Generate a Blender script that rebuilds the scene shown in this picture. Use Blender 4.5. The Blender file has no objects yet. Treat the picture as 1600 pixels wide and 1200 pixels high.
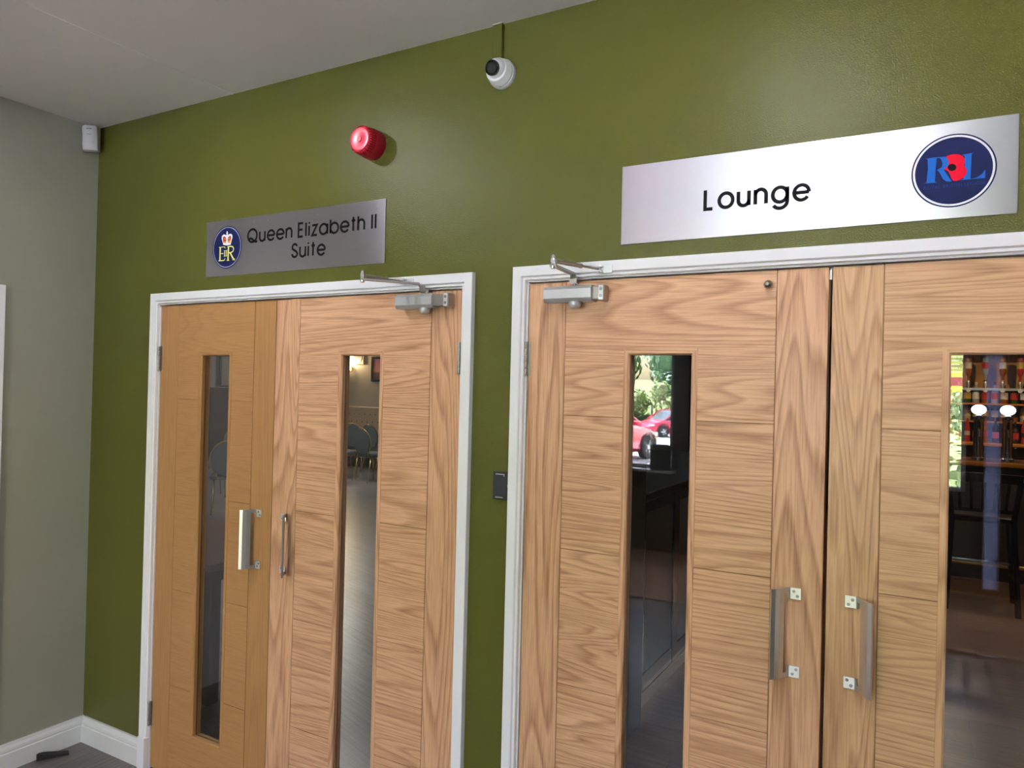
import bpy, bmesh, math, random
from mathutils import Vector, Matrix
R = math.radians; PI = math.pi
random.seed(7)
sc = bpy.context.scene
COL = sc.collection

# ------------------------------------------------------------------ camera, sky, sun, exposure
yaw, pit, rol = R(-29.655), R(0.3707), R(1.3839)
fw = Vector((math.sin(yaw)*math.cos(pit), math.cos(yaw)*math.cos(pit), math.sin(pit)))
rt = Vector((math.cos(yaw), -math.sin(yaw), 0)); up = rt.cross(fw)
r2 = math.cos(rol)*rt + math.sin(rol)*up; u2 = -math.sin(rol)*rt + math.cos(rol)*up
cam = bpy.data.objects.new('camera', bpy.data.cameras.new('camera')); COL.objects.link(cam)
M = Matrix((r2, u2, -fw)).transposed().to_4x4(); M.translation = (3.4022, -2.0219, 1.677)
cam.matrix_world = M
cam.data.sensor_width = 36; cam.data.lens = 1152.56/1600*36
cam.data.clip_start = .02; cam.data.clip_end = 400
sc.camera = cam
w = bpy.data.worlds.new('world'); sc.world = w; w.use_nodes = True
nt = w.node_tree; bg = nt.nodes['Background']
sky = nt.nodes.new('ShaderNodeTexSky'); sky.sky_type = 'NISHITA'; sky.sun_disc = False
sky.sun_elevation = R(48); sky.sun_rotation = R(150); sky.dust_density = 3.0; sky.air_density = 1.2
nt.links.new(sky.outputs[0], bg.inputs[0]); bg.inputs[1].default_value = 1.1
sun = bpy.data.objects.new('sun', bpy.data.lights.new('sun', 'SUN')); COL.objects.link(sun)
sun.data.energy = 100.0; sun.data.angle = R(3); sun.data.color = (.97, .955, 1)
sun.rotation_euler = (R(-8), R(-38), 0)      # high over the car park, kept off the windows by the added canopy
sc.view_settings.view_transform = 'Standard'; sc.view_settings.look = 'None'
sc.view_settings.gamma = 1; sc.view_settings.use_curve_mapping = False
sc.view_settings.exposure = 1.85
sc.cycles.max_bounces = 10; sc.cycles.diffuse_bounces = 5; sc.cycles.glossy_bounces = 5
sc.cycles.transparent_max_bounces = 16; sc.cycles.caustics_reflective = False; sc.cycles.caustics_refractive = False
sc.cycles.sample_clamp_indirect = 6; sc.cycles.use_denoising = True
DOWNLIGHT_W = 3.9; SUITE_W = 6.5; LOUNGE_W = 4.3
def area(name, loc, size, power, col=(1, .95, .88), rot=(0, 0, 0), parent=None, spread=None, size_y=None, shape='DISK'):
    l = bpy.data.lights.new(name, 'AREA'); l.shape = shape; l.size = size
    if size_y: l.shape = 'RECTANGLE'; l.size_y = size_y
    l.energy = power; l.color = col
    if spread: l.spread = spread
    o = bpy.data.objects.new(name, l); COL.objects.link(o); o.location = loc; o.rotation_euler = rot
    o.parent = parent
    return o
# sky portal just outside the entrance glazing (samples the sky through the windows, gives no light itself)
po = area('window_portal', (2.14, -5.62, 1.25), 3.9, 1, rot=(R(90), 0, 0), size_y=2.5); po.data.cycles.is_portal = True

# ------------------------------------------------------------------ helpers
class MB:
    def __init__(s): s.v = []; s.f = []; s.m = []; s.sm = []
    def add(s, v, f, m=0, smooth=False):
        n = len(s.v); s.v += [tuple(p) for p in v]
        for q in f: s.f.append([n+i for i in q]); s.m.append(m); s.sm.append(smooth)
        return s
    def box(s, x0, x1, y0, y1, z0, z1, m=0, c=0.0):
        if c <= 0:
            v = [(x, y, z) for x in (x0, x1) for y in (y0, y1) for z in (z0, z1)]
            f = [(0,1,3,2), (4,6,7,5), (0,4,5,1), (2,3,7,6), (0,2,6,4), (1,5,7,3)]
            return s.add(v, f, m)
        b = bmesh.new(); bmesh.ops.create_cube(b, size=1)
        for p in b.verts: p.co = Vector(((x0+x1)/2+p.co.x*(x1-x0), (y0+y1)/2+p.co.y*(y1-y0), (z0+z1)/2+p.co.z*(z1-z0)))
        bmesh.ops.bevel(b, geom=b.edges[:], offset=c, segments=1, affect='EDGES')
        b.verts.index_update()
        s.add([p.co for p in b.verts], [[q.index for q in f.verts] for f in b.faces], m); b.free(); return s
    def prism(s, pts, fn, a, b, m=0, smooth=False):
        """pts 2D polygon, fn(u,v,t) -> xyz, extruded from t=a to t=b"""
        n = len(pts); v = [fn(p[0], p[1], a) for p in pts] + [fn(p[0], p[1], b) for p in pts]
        f = [list(range(n))[::-1], list(range(n, 2*n))]
        s.add(v, f, m)
        s.add(v, [(i, (i+1) % n, n+(i+1) % n, n+i) for i in range(n)], m, smooth)
        return s
    def lathe(s, prof, org=(0,0,0), axis='z', seg=24, m=0, smooth=True, mat=None):
        """prof [(r,h)], revolved about axis ('z','y' = towards -y, 'x')"""
        v = []; f = []
        for r, h in prof:
            for k in range(seg):
                a = 2*PI*k/seg; c, d = r*math.cos(a), r*math.sin(a)
                p = {'z': (c, d, h), 'y': (c, -h, d), 'x': (h, c, d)}[axis]
                p = Vector(p)
                if mat: p = mat @ p
                v.append((p.x+org[0], p.y+org[1], p.z+org[2]))
        for i in range(len(prof)-1):
            for k in range(seg):
                f.append((i*seg+k, i*seg+(k+1) % seg, (i+1)*seg+(k+1) % seg, (i+1)*seg+k))
        s.add(v, f, m, smooth)
        s.add(v, [list(range(seg))[::-1], list(range((len(prof)-1)*seg, len(prof)*seg))], m)
        return s
    def tube(s, pts, r, seg=10, m=0, closed=False, rs=None):
        pts = [Vector(p) for p in pts]; n = len(pts); v = []; f = []
        t0 = (pts[1]-pts[0]).normalized(); a = Vector((0,0,1)) if abs(t0.z) < .9 else Vector((1,0,0))
        nrm = t0.cross(a).normalized()
        for i, p in enumerate(pts):
            if closed: t = (pts[(i+1) % n]-pts[i-1]).normalized()
            else: t = (pts[min(i+1, n-1)]-pts[max(i-1, 0)]).normalized()
            nrm = (nrm - t*nrm.dot(t)).normalized(); b = t.cross(nrm)
            rr = rs[i] if rs else r
            for k in range(seg):
                q = p + rr*(math.cos(2*PI*k/seg)*nrm + math.sin(2*PI*k/seg)*b); v.append(q)
        for i in range(n if closed else n-1):
            j = (i+1) % n
            for k in range(seg): f.append((i*seg+k, i*seg+(k+1) % seg, j*seg+(k+1) % seg, j*seg+k))
        s.add(v, f, m, True)
        if not closed: s.add(v, [list(range(seg))[::-1], list(range((n-1)*seg, n*seg))], m)
        return s
    def sphere(s, c, r, seg=16, rings=10, m=0, sc3=(1,1,1), cut=None):
        v = []; f = []
        for i in range(rings+1):
            th = PI*i/rings
            for k in range(seg):
                a = 2*PI*k/seg
                v.append((c[0]+r*sc3[0]*math.sin(th)*math.cos(a), c[1]+r*sc3[1]*math.sin(th)*math.sin(a), c[2]+r*sc3[2]*math.cos(th)))
        for i in range(rings):
            for k in range(seg): f.append((i*seg+k, (i+1)*seg+k, (i+1)*seg+(k+1) % seg, i*seg+(k+1) % seg))
        return s.add(v, f, m, True)
    def xf(s, mtx):
        s.v = [tuple(mtx @ Vector(p)) for p in s.v]; return s
def obj(name, mb, mats, parent=None, loc=(0,0,0), rot=(0,0,0), uv=False, fix=True, **props):
    me = bpy.data.meshes.new(name); me.from_pydata(mb.v, [], mb.f); me.validate()
    if fix:
        b = bmesh.new(); b.from_mesh(me)
        bmesh.ops.remove_doubles(b, verts=b.verts[:], dist=1e-6)
        bmesh.ops.recalc_face_normals(b, faces=b.faces[:]); b.to_mesh(me); b.free()
        # smooth / material data survive the merge because bmesh keeps face layers
    if not isinstance(mats, (list, tuple)): mats = [mats]
    for m in mats: me.materials.append(m)
    if uv:
        l = me.uv_layers.new(name='UVMap')
        for lp in me.loops:
            p = me.vertices[lp.vertex_index].co; l.data[lp.index].uv = (p.x, p.z)
    o = bpy.data.objects.new(name, me); COL.objects.link(o); o.parent = parent
    o.location = loc; o.rotation_euler = rot
    for k, x in props.items(): o[k] = x
    return o
_from = bpy.types.Mesh.from_pydata
def build(name, mb, mats, parent=None, **kw):
    """obj() with per face material index and smooth flags"""
    fix = kw.pop('fix', True)
    me_o = obj(name, mb, mats, parent, fix=False, **kw); me = me_o.data
    if len(me.polygons) == len(mb.f):
        me.polygons.foreach_set('material_index', mb.m); me.polygons.foreach_set('use_smooth', mb.sm)
    if fix:
        b = bmesh.new(); b.from_mesh(me)
        bmesh.ops.remove_doubles(b, verts=b.verts[:], dist=1e-6)
        bmesh.ops.recalc_face_normals(b, faces=b.faces[:])
        for e in b.edges:
            if len(e.link_faces) == 2 and e.calc_face_angle(0) > R(38): e.smooth = False
        b.to_mesh(me); b.free()
    me.update()
    return me_o
def thing(name, label, cat, loc=(0,0,0), rz=0, group=None, rot=None):
    o = bpy.data.objects.new(name, None); COL.objects.link(o); o.empty_display_size = .1
    o.location = loc; o.rotation_euler = rot if rot else (0, 0, rz)
    o['label'] = label; o['category'] = cat
    if group: o['group'] = group
    return o
def tag(o, label, cat, group=None, kind=None):
    o['label'] = label; o['category'] = cat
    if group: o['group'] = group
    if kind: o['kind'] = kind
    return o
def struct(name, label, cat, mb=None, mats=None, parent=None, loc=(0,0,0), rz=0, **kw):
    if mb is None:
        o = bpy.data.objects.new(name, None); COL.objects.link(o); o.location = loc; o.rotation_euler = (0,0,rz)
    else: o = build(name, mb, mats, parent, loc=loc, **kw)
    o['kind'] = 'structure'; o['label'] = label; o['category'] = cat
    return o
def copy_tree(o, parent=None, label=None, loc=None, rot=None):
    c = o.copy(); COL.objects.link(c); c.parent = parent
    if label: c['label'] = label
    if loc is not None: c.location = loc
    if rot is not None: c.rotation_euler = rot
    for ch in list(o.children): copy_tree(ch, c)
    return c

# ------------------------------------------------------------------ materials
def newmat(name):
    m = bpy.data.materials.new(name); m.use_nodes = True
    return m, m.node_tree, m.node_tree.nodes['Principled BSDF']
def plain(name, col, rough=.5, metal=0, noise=0, nscale=20, bump=0, bscale=200, spec=.5, emit=None, estr=0, coat=0):
    m, t, p = newmat(name); L = t.links.new
    p.inputs['Base Color'].default_value = (*col, 1); p.inputs['Roughness'].default_value = rough
    p.inputs['Metallic'].default_value = metal; p.inputs['Specular IOR Level'].default_value = spec
    p.inputs['Coat Weight'].default_value = coat
    tc = t.nodes.new('ShaderNodeTexCoord')
    if noise:
        n = t.nodes.new('ShaderNodeTexNoise'); n.inputs['Scale'].default_value = nscale; n.inputs['Detail'].default_value = 5
        L(tc.outputs['Object'], n.inputs['Vector'])
        mx = t.nodes.new('ShaderNodeMix'); mx.data_type = 'RGBA'
        mx.inputs[6].default_value = (*[c*(1-noise) for c in col], 1); mx.inputs[7].default_value = (*[min(1, c*(1+noise)) for c in col], 1)
        L(n.outputs['Fac'], mx.inputs[0]); L(mx.outputs[2], p.inputs['Base Color'])
    if bump:
        n2 = t.nodes.new('ShaderNodeTexNoise'); n2.inputs['Scale'].default_value = bscale; n2.inputs['Detail'].default_value = 3
        L(tc.outputs['Object'], n2.inputs['Vector'])
        b = t.nodes.new('ShaderNodeBump'); b.inputs['Strength'].default_value = bump; b.inputs['Distance'].default_value = .002
        L(n2.outputs['Fac'], b.inputs['Height']); L(b.outputs[0], p.inputs['Normal'])
    if emit: p.inputs['Emission Color'].default_value = (*emit, 1); p.inputs['Emission Strength'].default_value = estr
    return m
def oak(name, axis, light, dark, freq=20, strength=.75, rough=.42, stretch=.06, nsc=5.5):
    """axis: 'x' grain runs along x, 'z' along z"""
    m, t, p = newmat(name); L = t.links.new; N = t.nodes.new
    tc = N('ShaderNodeTexCoord'); oi = N('ShaderNodeObjectInfo')
    rnd = N('ShaderNodeVectorMath'); rnd.operation = 'SCALE'; rnd.inputs[0].default_value = (13, 7, 29); L(oi.outputs['Random'], rnd.inputs['Scale'])
    ad = N('ShaderNodeVectorMath'); L(tc.outputs['Object'], ad.inputs[0]); L(rnd.outputs[0], ad.inputs[1])
    def mapped(sx, sa):
        mp = N('ShaderNodeMapping'); mp.inputs['Scale'].default_value = (sa, sx, sx) if axis == 'x' else (sx, sx, sa)
        L(ad.outputs[0], mp.inputs['Vector']); return mp.outputs[0]
    n1 = N('ShaderNodeTexNoise'); n1.inputs['Scale'].default_value = nsc; n1.inputs['Detail'].default_value = 2.2
    n1.inputs['Roughness'].default_value = .42; n1.inputs['Distortion'].default_value = .35
    L(mapped(1, stretch*1.7 if axis == 'x' else stretch), n1.inputs['Vector'])
    mu = N('ShaderNodeMath'); mu.operation = 'MULTIPLY'; mu.inputs[1].default_value = freq; L(n1.outputs['Fac'], mu.inputs[0])
    fr = N('ShaderNodeMath'); fr.operation = 'FRACT'; L(mu.outputs[0], fr.inputs[0])
    cr = N('ShaderNodeValToRGB'); e = cr.color_ramp.elements
    e[0].position = 0; e[0].color = (0, 0, 0, 1); e[1].position = 1; e[1].color = (.1, .1, .1, 1)
    x = cr.color_ramp.elements.new(.50); x.color = (.25, .25, .25, 1); x = cr.color_ramp.elements.new(.82); x.color = (1, 1, 1, 1)
    L(fr.outputs[0], cr.inputs[0])
    # pores
    n2 = N('ShaderNodeTexNoise'); n2.inputs['Scale'].default_value = 260; n2.inputs['Detail'].default_value = 3
    L(mapped(1, .035), n2.inputs['Vector'])
    cp = N('ShaderNodeValToRGB'); cp.color_ramp.elements[0].position = .42; cp.color_ramp.elements[1].position = .66; L(n2.outputs['Fac'], cp.inputs[0])
    # broad tone
    n3 = N('ShaderNodeTexNoise'); n3.inputs['Scale'].default_value = 9; n3.inputs['Detail'].default_value = 3; L(mapped(1, .12), n3.inputs['Vector'])
    m1 = N('ShaderNodeMath'); m1.operation = 'MULTIPLY'; m1.inputs[1].default_value = strength*.85; L(cr.outputs[0], m1.inputs[0])
    m2 = N('ShaderNodeMath'); m2.operation = 'MULTIPLY_ADD'; m2.inputs[1].default_value = .34; L(cp.outputs[0], m2.inputs[0]); L(m1.outputs[0], m2.inputs[2])
    m3 = N('ShaderNodeMath'); m3.operation = 'MULTIPLY_ADD'; m3.inputs[1].default_value = .45; L(n3.outputs['Fac'], m3.inputs[0]); L(m2.outputs[0], m3.inputs[2])
    m4 = N('ShaderNodeMath'); m4.operation = 'SUBTRACT'; m4.inputs[1].default_value = .16; m4.use_clamp = True; L(m3.outputs[0], m4.inputs[0])
    mx = N('ShaderNodeMix'); mx.data_type = 'RGBA'; mx.inputs[6].default_value = (*light, 1); mx.inputs[7].default_value = (*dark, 1)
    L(m4.outputs[0], mx.inputs[0]); L(mx.outputs[2], p.inputs['Base Color'])
    p.inputs['Roughness'].default_value = rough; p.inputs['Specular IOR Level'].default_value = .35
    b = N('ShaderNodeBump'); b.inputs['Strength'].default_value = .12; b.inputs['Distance'].default_value = .001; b.invert = True
    L(m2.outputs[0], b.inputs['Height']); L(b.outputs[0], p.inputs['Normal'])
    return m
def planks(name, c1, c2, ax=(0, 0, 0), rough=.4, bw=1.2, rh=.16, spec=.5):
    m, t, p = newmat(name); L = t.links.new; N = t.nodes.new
    tc = N('ShaderNodeTexCoord'); mp = N('ShaderNodeMapping'); mp.inputs['Rotation'].default_value = ax; L(tc.outputs['Object'], mp.inputs['Vector'])
    br = N('ShaderNodeTexBrick'); br.inputs['Scale'].default_value = 1; br.inputs['Brick Width'].default_value = bw; br.inputs['Row Height'].default_value = rh
    br.inputs['Mortar Size'].default_value = .0015; br.inputs['Color1'].default_value = (*c1, 1); br.inputs['Color2'].default_value = (*c2, 1)
    br.inputs['Mortar'].default_value = (*[c*.5 for c in c1], 1); L(mp.outputs[0], br.inputs['Vector'])
    m2 = N('ShaderNodeMapping'); m2.inputs['Scale'].default_value = (1.5, 26, 1); L(mp.outputs[0], m2.inputs['Vector'])
    n = N('ShaderNodeTexNoise'); n.inputs['Scale'].default_value = 2.2; n.inputs['Detail'].default_value = 6; L(m2.outputs[0], n.inputs['Vector'])
    mx = N('ShaderNodeMix'); mx.data_type = 'RGBA'; mx.blend_type = 'MULTIPLY'; mx.inputs[0].default_value = .8
    L(br.outputs[0], mx.inputs[6]); cr = N('ShaderNodeValToRGB'); cr.color_ramp.elements[0].color = (.45,.45,.45,1); cr.color_ramp.elements[0].position = .3; cr.color_ramp.elements[1].position = .65
    L(n.outputs['Fac'], cr.inputs[0]); L(cr.outputs[0], mx.inputs[7]); L(mx.outputs[2], p.inputs['Base Color'])
    p.inputs['Roughness'].default_value = rough; p.inputs['Specular IOR Level'].default_value = spec
    return m
def glass(name, tint=(1,1,1), f0=.045, rough=0.0):
    """thin clear pane: see-through with a Schlick mirror term on each face"""
    m = bpy.data.materials.new(name); m.use_nodes = True; t = m.node_tree; t.nodes.clear(); L = t.links.new; N = t.nodes.new
    out = N('ShaderNodeOutputMaterial'); tr = N('ShaderNodeBsdfTransparent'); tr.inputs[0].default_value = (*tint, 1)
    gl = N('ShaderNodeBsdfGlossy'); gl.inputs['Roughness'].default_value = rough; gl.inputs[0].default_value = (1, 1, 1, 1)
    g = N('ShaderNodeNewGeometry'); d = N('ShaderNodeVectorMath'); d.operation = 'DOT_PRODUCT'; L(g.outputs['Incoming'], d.inputs[0]); L(g.outputs['Normal'], d.inputs[1])
    a = N('ShaderNodeMath'); a.operation = 'ABSOLUTE'; L(d.outputs['Value'], a.inputs[0])
    s = N('ShaderNodeMath'); s.operation = 'SUBTRACT'; s.inputs[0].default_value = 1; L(a.outputs[0], s.inputs[1])
    pw = N('ShaderNodeMath'); pw.operation = 'POWER'; pw.inputs[1].default_value = 5; L(s.outputs[0], pw.inputs[0])
    ma = N('ShaderNodeMath'); ma.operation = 'MULTIPLY_ADD'; ma.inputs[1].default_value = 1-f0; ma.inputs[2].default_value = f0; L(pw.outputs[0], ma.inputs[0])
    mx = N('ShaderNodeMixShader'); L(ma.outputs[0], mx.inputs[0]); L(tr.outputs[0], mx.inputs[1]); L(gl.outputs[0], mx.inputs[2]); L(mx.outputs[0], out.inputs[0])
    return m
def brushed(name, col, rough, aniso, rot=0):
    m, t, p = newmat(name); L = t.links.new; N = t.nodes.new
    p.inputs['Base Color'].default_value = (*col, 1); p.inputs['Metallic'].default_value = 1
    p.inputs['Roughness'].default_value = rough; p.inputs['Anisotropic'].default_value = aniso; p.inputs['Anisotropic Rotation'].default_value = rot
    tg = N('ShaderNodeTangent'); tg.direction_type = 'UV_MAP'; tg.uv_map = 'UVMap'; L(tg.outputs[0], p.inputs['Tangent'])
    tc = N('ShaderNodeTexCoord'); mp = N('ShaderNodeMapping'); mp.inputs['Scale'].default_value = (3, 1, 900); L(tc.outputs['Object'], mp.inputs['Vector'])
    n = N('ShaderNodeTexNoise'); n.inputs['Scale'].default_value = 1; n.inputs['Detail'].default_value = 3; L(mp.outputs[0], n.inputs['Vector'])
    mr = N('ShaderNodeMapRange'); mr.inputs[3].default_value = rough*.85; mr.inputs[4].default_value = rough*1.15; L(n.outputs['Fac'], mr.inputs[0]); L(mr.outputs[0], p.inputs['Roughness'])
    return m
def wallpaint(name, col, rough=.34, spec=.5, bump=.5):
    m, t, p = newmat(name); L = t.links.new; N = t.nodes.new
    tc = N('ShaderNodeTexCoord')
    n = N('ShaderNodeTexNoise'); n.inputs['Scale'].default_value = 3.0; n.inputs['Detail'].default_value = 4; L(tc.outputs['Object'], n.inputs['Vector'])
    mx = N('ShaderNodeMix'); mx.data_type = 'RGBA'; mx.inputs[6].default_value = (*[c*.95 for c in col], 1); mx.inputs[7].default_value = (*[c*1.05 for c in col], 1)
    L(n.outputs['Fac'], mx.inputs[0]); L(mx.outputs[2], p.inputs['Base Color'])
    p.inputs['Roughness'].default_value = rough; p.inputs['Specular IOR Level'].default_value = spec
    s = N('ShaderNodeTexNoise'); s.inputs['Scale'].default_value = 260; s.inputs['Detail'].default_value = 2; L(tc.outputs['Object'], s.inputs['Vector'])
    s2 = N('ShaderNodeTexNoise'); s2.inputs['Scale'].default_value = 14; s2.inputs['Detail'].default_value = 3; L(tc.outputs['Object'], s2.inputs['Vector'])
    am = N('ShaderNodeMath'); am.operation = 'MULTIPLY_ADD'; am.inputs[1].default_value = 1.2; L(s2.outputs['Fac'], am.inputs[0]); L(s.outputs['Fac'], am.inputs[2])
    b = N('ShaderNodeBump'); b.inputs['Strength'].default_value = bump; b.inputs['Distance'].default_value = .0012; L(am.outputs[0], b.inputs['Height']); L(b.outputs[0], p.inputs['Normal'])
    return m
GREEN = wallpaint('green_wall_paint', (.102, .106, .021), .23, .27, .9)
SAGE = wallpaint('sage_wall_paint', (.300, .302, .245), .6, .3, .2)
MAGN = wallpaint('warm_wall_paint', (.42, .36, .29), .7, .2, .1)
DARKW = wallpaint('dark_wall_paint', (.10, .10, .10), .7, .2, .1)
CEIL = plain('ceiling_paint', (.78, .765, .76), .85, noise=.02, nscale=4, spec=.2, bump=.15, bscale=60)
WHITE = plain('white_gloss_paint', (.80, .80, .85), .4, spec=.4)
SKW = plain('skirting_paint', (.68, .69, .69), .35)
OL, OD = (.72, .425, .258), (.33, .150, .070)
OL2, OD2 = (.44, .235, .09), (.33, .150, .055)
OL3, OD3 = (.66, .405, .225), (.33, .165, .072)
oaks = {}
for key, (l, d, st) in {'a': (OL2, OD2, .45), 'b': (OL, OD, .72), 'c': (OL, OD, .8), 'd': (OL3, OD3, .75)}.items():
    oaks[key] = (oak('oak_vertical_'+key, 'z', l, d, 40, st*.85, nsc=4.6, stretch=.055), oak('oak_horizontal_'+key, 'x', l, d, 44, st*.8, nsc=4.6, stretch=.035))
OAKCORE = plain('oak_groove', (.30, .15, .055), .6)
MET = plain('satin_metal', (.80, .80, .80), .33, 1, noise=.05, nscale=40)
METD = plain('dull_metal', (.42, .40, .38), .35, 1)
SILV = plain('silver_lacquer', (.58, .59, .62), .38, .6)
CHROME = plain('bright_chrome', (.85, .86, .88), .12, 1)
PALEM = plain('pale_zinc', (.80, .81, .84), .35, .45)
STEEL = plain('steel_screw', (.35, .35, .36), .3, 1)
SIGN = brushed('brushed_aluminium', (.58, .575, .63), .37, .96, .25)
INK = plain('black_print', (.008, .008, .01), .6, spec=.12)
NAVY = plain('navy_print', (.012, .018, .085), .6, spec=.12)
RBLUE = plain('blue_print', (.015, .13, .50), .6, spec=.12)
DBLUE = plain('small_blue_print', (.02, .055, .20), .6, spec=.12)
PRED = plain('poppy_red_print', (.75, .005, .03), .6, spec=.12)
WPR = plain('white_print', (.85, .86, .92), .4)
LIL = plain('lilac_print', (.30, .32, .48), .4)
YEL = plain('yellow_print', (.82, .76, .20), .4)
CRRED = plain('crimson_print', (.35, .02, .015), .4)
GOLDP = plain('gold_print', (.75, .35, .04), .4)
DGLASS = glass('door_glass', (.90, .92, .92), .05)
WGLASS = glass('window_glass', (.97, .98, .98), .04)
FROST = bpy.data.materials.new('frosted_strip'); FROST.use_nodes = True; _t = FROST.node_tree; _t.nodes.clear(); _o = _t.nodes.new('ShaderNodeOutputMaterial'); _b = _t.nodes.new('ShaderNodeBsdfTranslucent'); _b.inputs[0].default_value = (.21, .225, .29, 1); _t.links.new(_b.outputs[0], _o.inputs[0])
GREYFL = planks('grey_plank_floor', (.16, .14, .13), (.20, .175, .165), (0, 0, R(90)), .38)
SUITEFL = planks('suite_plank_floor', (.17, .16, .165), (.21, .195, .20), (0, 0, R(20)), .3)
BROWNFL = planks('brown_plank_floor', (.20, .085, .03), (.26, .12, .045), (0, 0, 0), .3)
MATFL = plain('terracotta_mat', (.42, .25, .18), .8, noise=.15, nscale=80)
DKWOOD = plain('dark_stained_wood', (.022, .009, .006), .22, noise=.3, nscale=12, spec=.5)
MAHOG = plain('mahogany_gloss', (.14, .045, .03), .18, noise=.3, nscale=9)
BLACKW = plain('black_gloss_wood', (.010, .010, .011), .18)
GREYPN = plain('grey_panel', (.15, .155, .165), .5)
ORANGEW = plain('amber_bar_wood', (.55, .20, .035), .2, noise=.25, nscale=9)

# ------------------------------------------------------------------ room shell
H = 2.8457
# green wall, its rear face plain
def wall_xz(openings, x0, x1, y0, y1, z1):
    """solid wall in the xz plane with door openings [(xa,xb,zt)]"""
    mb = MB(); xs = x0
    for xa, xb, zt in openings:
        mb.box(xs, xa, y0, y1, 0, z1); mb.box(xa, xb, y0, y1, zt, z1); xs = xb
    mb.box(xs, x1, y0, y1, 0, z1); return mb
mb = wall_xz([(.462, 2.088, 2.035), (2.273, 3.909, 2.035)], 0, 6.5, 0, .06, H)
struct('wall_back', 'olive green painted wall holding both pairs of oak doors', 'wall', mb, GREEN)
mb = wall_xz([(.462, 2.088, 2.035)], -9.2, 2.09, .06, .12, H); mb.box(2.09, 2.273, .06, .12, 0, H)
mb.box(2.273, 3.909, .06, .12, 2.035, H); mb.box(3.909, 8.5, .06, .12, 0, H)
struct('wall_back', 'plain inner face of the wall behind the oak doors', 'wall', mb, MAGN)
mb = MB(); mb.box(-.12, 0, -3.9, -1.25, 0, H); mb.box(-.12, 0, -1.25, -.435, 2.02, H); mb.box(-.12, 0, -.435, 0, 0, H)
struct('wall_left', 'pale sage painted wall at the left of the picture', 'wall', mb, SAGE)
mb = MB(); mb.box(6.5, 6.62, -3.9, .0, 0, H)
struct('wall_right', 'pale sage side wall at the far right of the lobby', 'wall', mb, SAGE)
mb = MB(); mb.box(-.12, 1.2, -3.9, -3.7, 0, H); mb.box(4.05, 6.62, -3.9, -3.7, 0, H); mb.box(1.2, 4.05, -3.9, -3.7, 2.45, H)
struct('wall_front', 'sage wall behind the camera with a wide opening to the porch', 'wall', mb, SAGE)
# ceiling with its taped joint
mb = MB(); mb.box(-.12, 6.62, -3.9, .0, H, H+.12)
ce = struct('ceiling', 'white painted ceiling of the lobby', 'ceiling', mb, CEIL)
build('joint_strip', MB().prism([(-.005, 0), (.005, 0), (.003, -.0022), (-.003, -.0022)], lambda u, v, t: (.912+u, t, H+v), -3.69, -.001), CEIL, ce)
mb = MB(); mb.box(-.12, 6.62, -3.7, .06, -.1, 0)
struct('floor', 'grey brown plank floor of the lobby', 'floor', mb, GREYFL)
# porch
mb = MB(); mb.box(0, 4.3, -5.6, -3.71, -.1, 0)
struct('floor', 'brown mat floor of the porch behind the camera', 'floor', mb, MATFL)
build('threshold_bar', MB().box(1.2, 4.05, -3.715, -3.68, -.09, .004), CHROME, bpy.data.objects['floor'])
mb = MB(); mb.box(-.02, 4.42, -5.7, -3.9, 2.6, 2.72)
struct('ceiling', 'white ceiling of the porch behind the camera', 'ceiling', mb, CEIL)
mb = MB()
wins = [(.25, 1.05, .87), (1.35, 2.25, .87), (2.45, 3.67, .87), (3.80, 3.93, .04)]
xs = 0
for a, b_, z0 in wins:
    mb.box(xs, a, -5.6, -5.48, 0, 2.6)
    mb.box(a, b_, -5.6, -5.48, 0, z0) if z0 > .02 else None
    mb.box(a, b_, -5.6, -5.48, 2.22, 2.6); xs = b_
mb.box(xs, 4.3, -5.6, -5.48, 0, 2.6); 
struct('wall_front', 'outer porch wall pierced by tall windows', 'wall', mb, DARKW)
mb = MB(); mb.box(-2.2, 7.5, -8.2, -5.71, 2.62, 2.80)  # unseen slab added outside to keep sky light off the lower walls
struct('sky_blocker', 'flat white canopy over the entrance, added unseen to block the sky', 'blocker', mb, CEIL)
mb = MB(); mb.box(0, .1, -5.48, -3.9, 0, 2.6)
struct('wall_left', 'left side wall of the porch', 'wall', mb, SAGE)
mb = MB(); mb.box(4.2, 4.3, -5.48, -3.9, 0, 2.6)
struct('wall_right', 'right side wall of the porch', 'wall', mb, SAGE)
build('sill_board', MB().box(.2, 1.1, -5.48, -5.33, .84, .87, c=.004), WHITE, bpy.data.objects['wall_front.001'] if 'wall_front.001' in bpy.data.objects else None)
for i, (a, b_, z0) in enumerate(wins):
    e = struct('window_%d' % (i+1), ['porch window at the left end', 'second porch window from the left', 'wide porch window in front of the lounge doors', 'narrow sidelight strip beside the wide porch window'][i], 'window', loc=((a+b_)/2, -5.54, z0))
    wd = b_-a; hh = 2.22-z0; fr = MB(); f_ = .035 if wd > .3 else .012
    fr.box(-wd/2, wd/2, -.03, .03, 0, f_); fr.box(-wd/2, wd/2, -.03, .03, hh-f_, hh)
    fr.box(-wd/2, -wd/2+f_, -.03, .03, f_, hh-f_); fr.box(wd/2-f_, wd/2, -.03, .03, f_, hh-f_)
    build('window_frame', fr, WHITE, e)
    build('pane', MB().box(-wd/2+f_, wd/2-f_, -.004, .004, f_, hh-f_), WGLASS if i < 3 else FROST, e)

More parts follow.
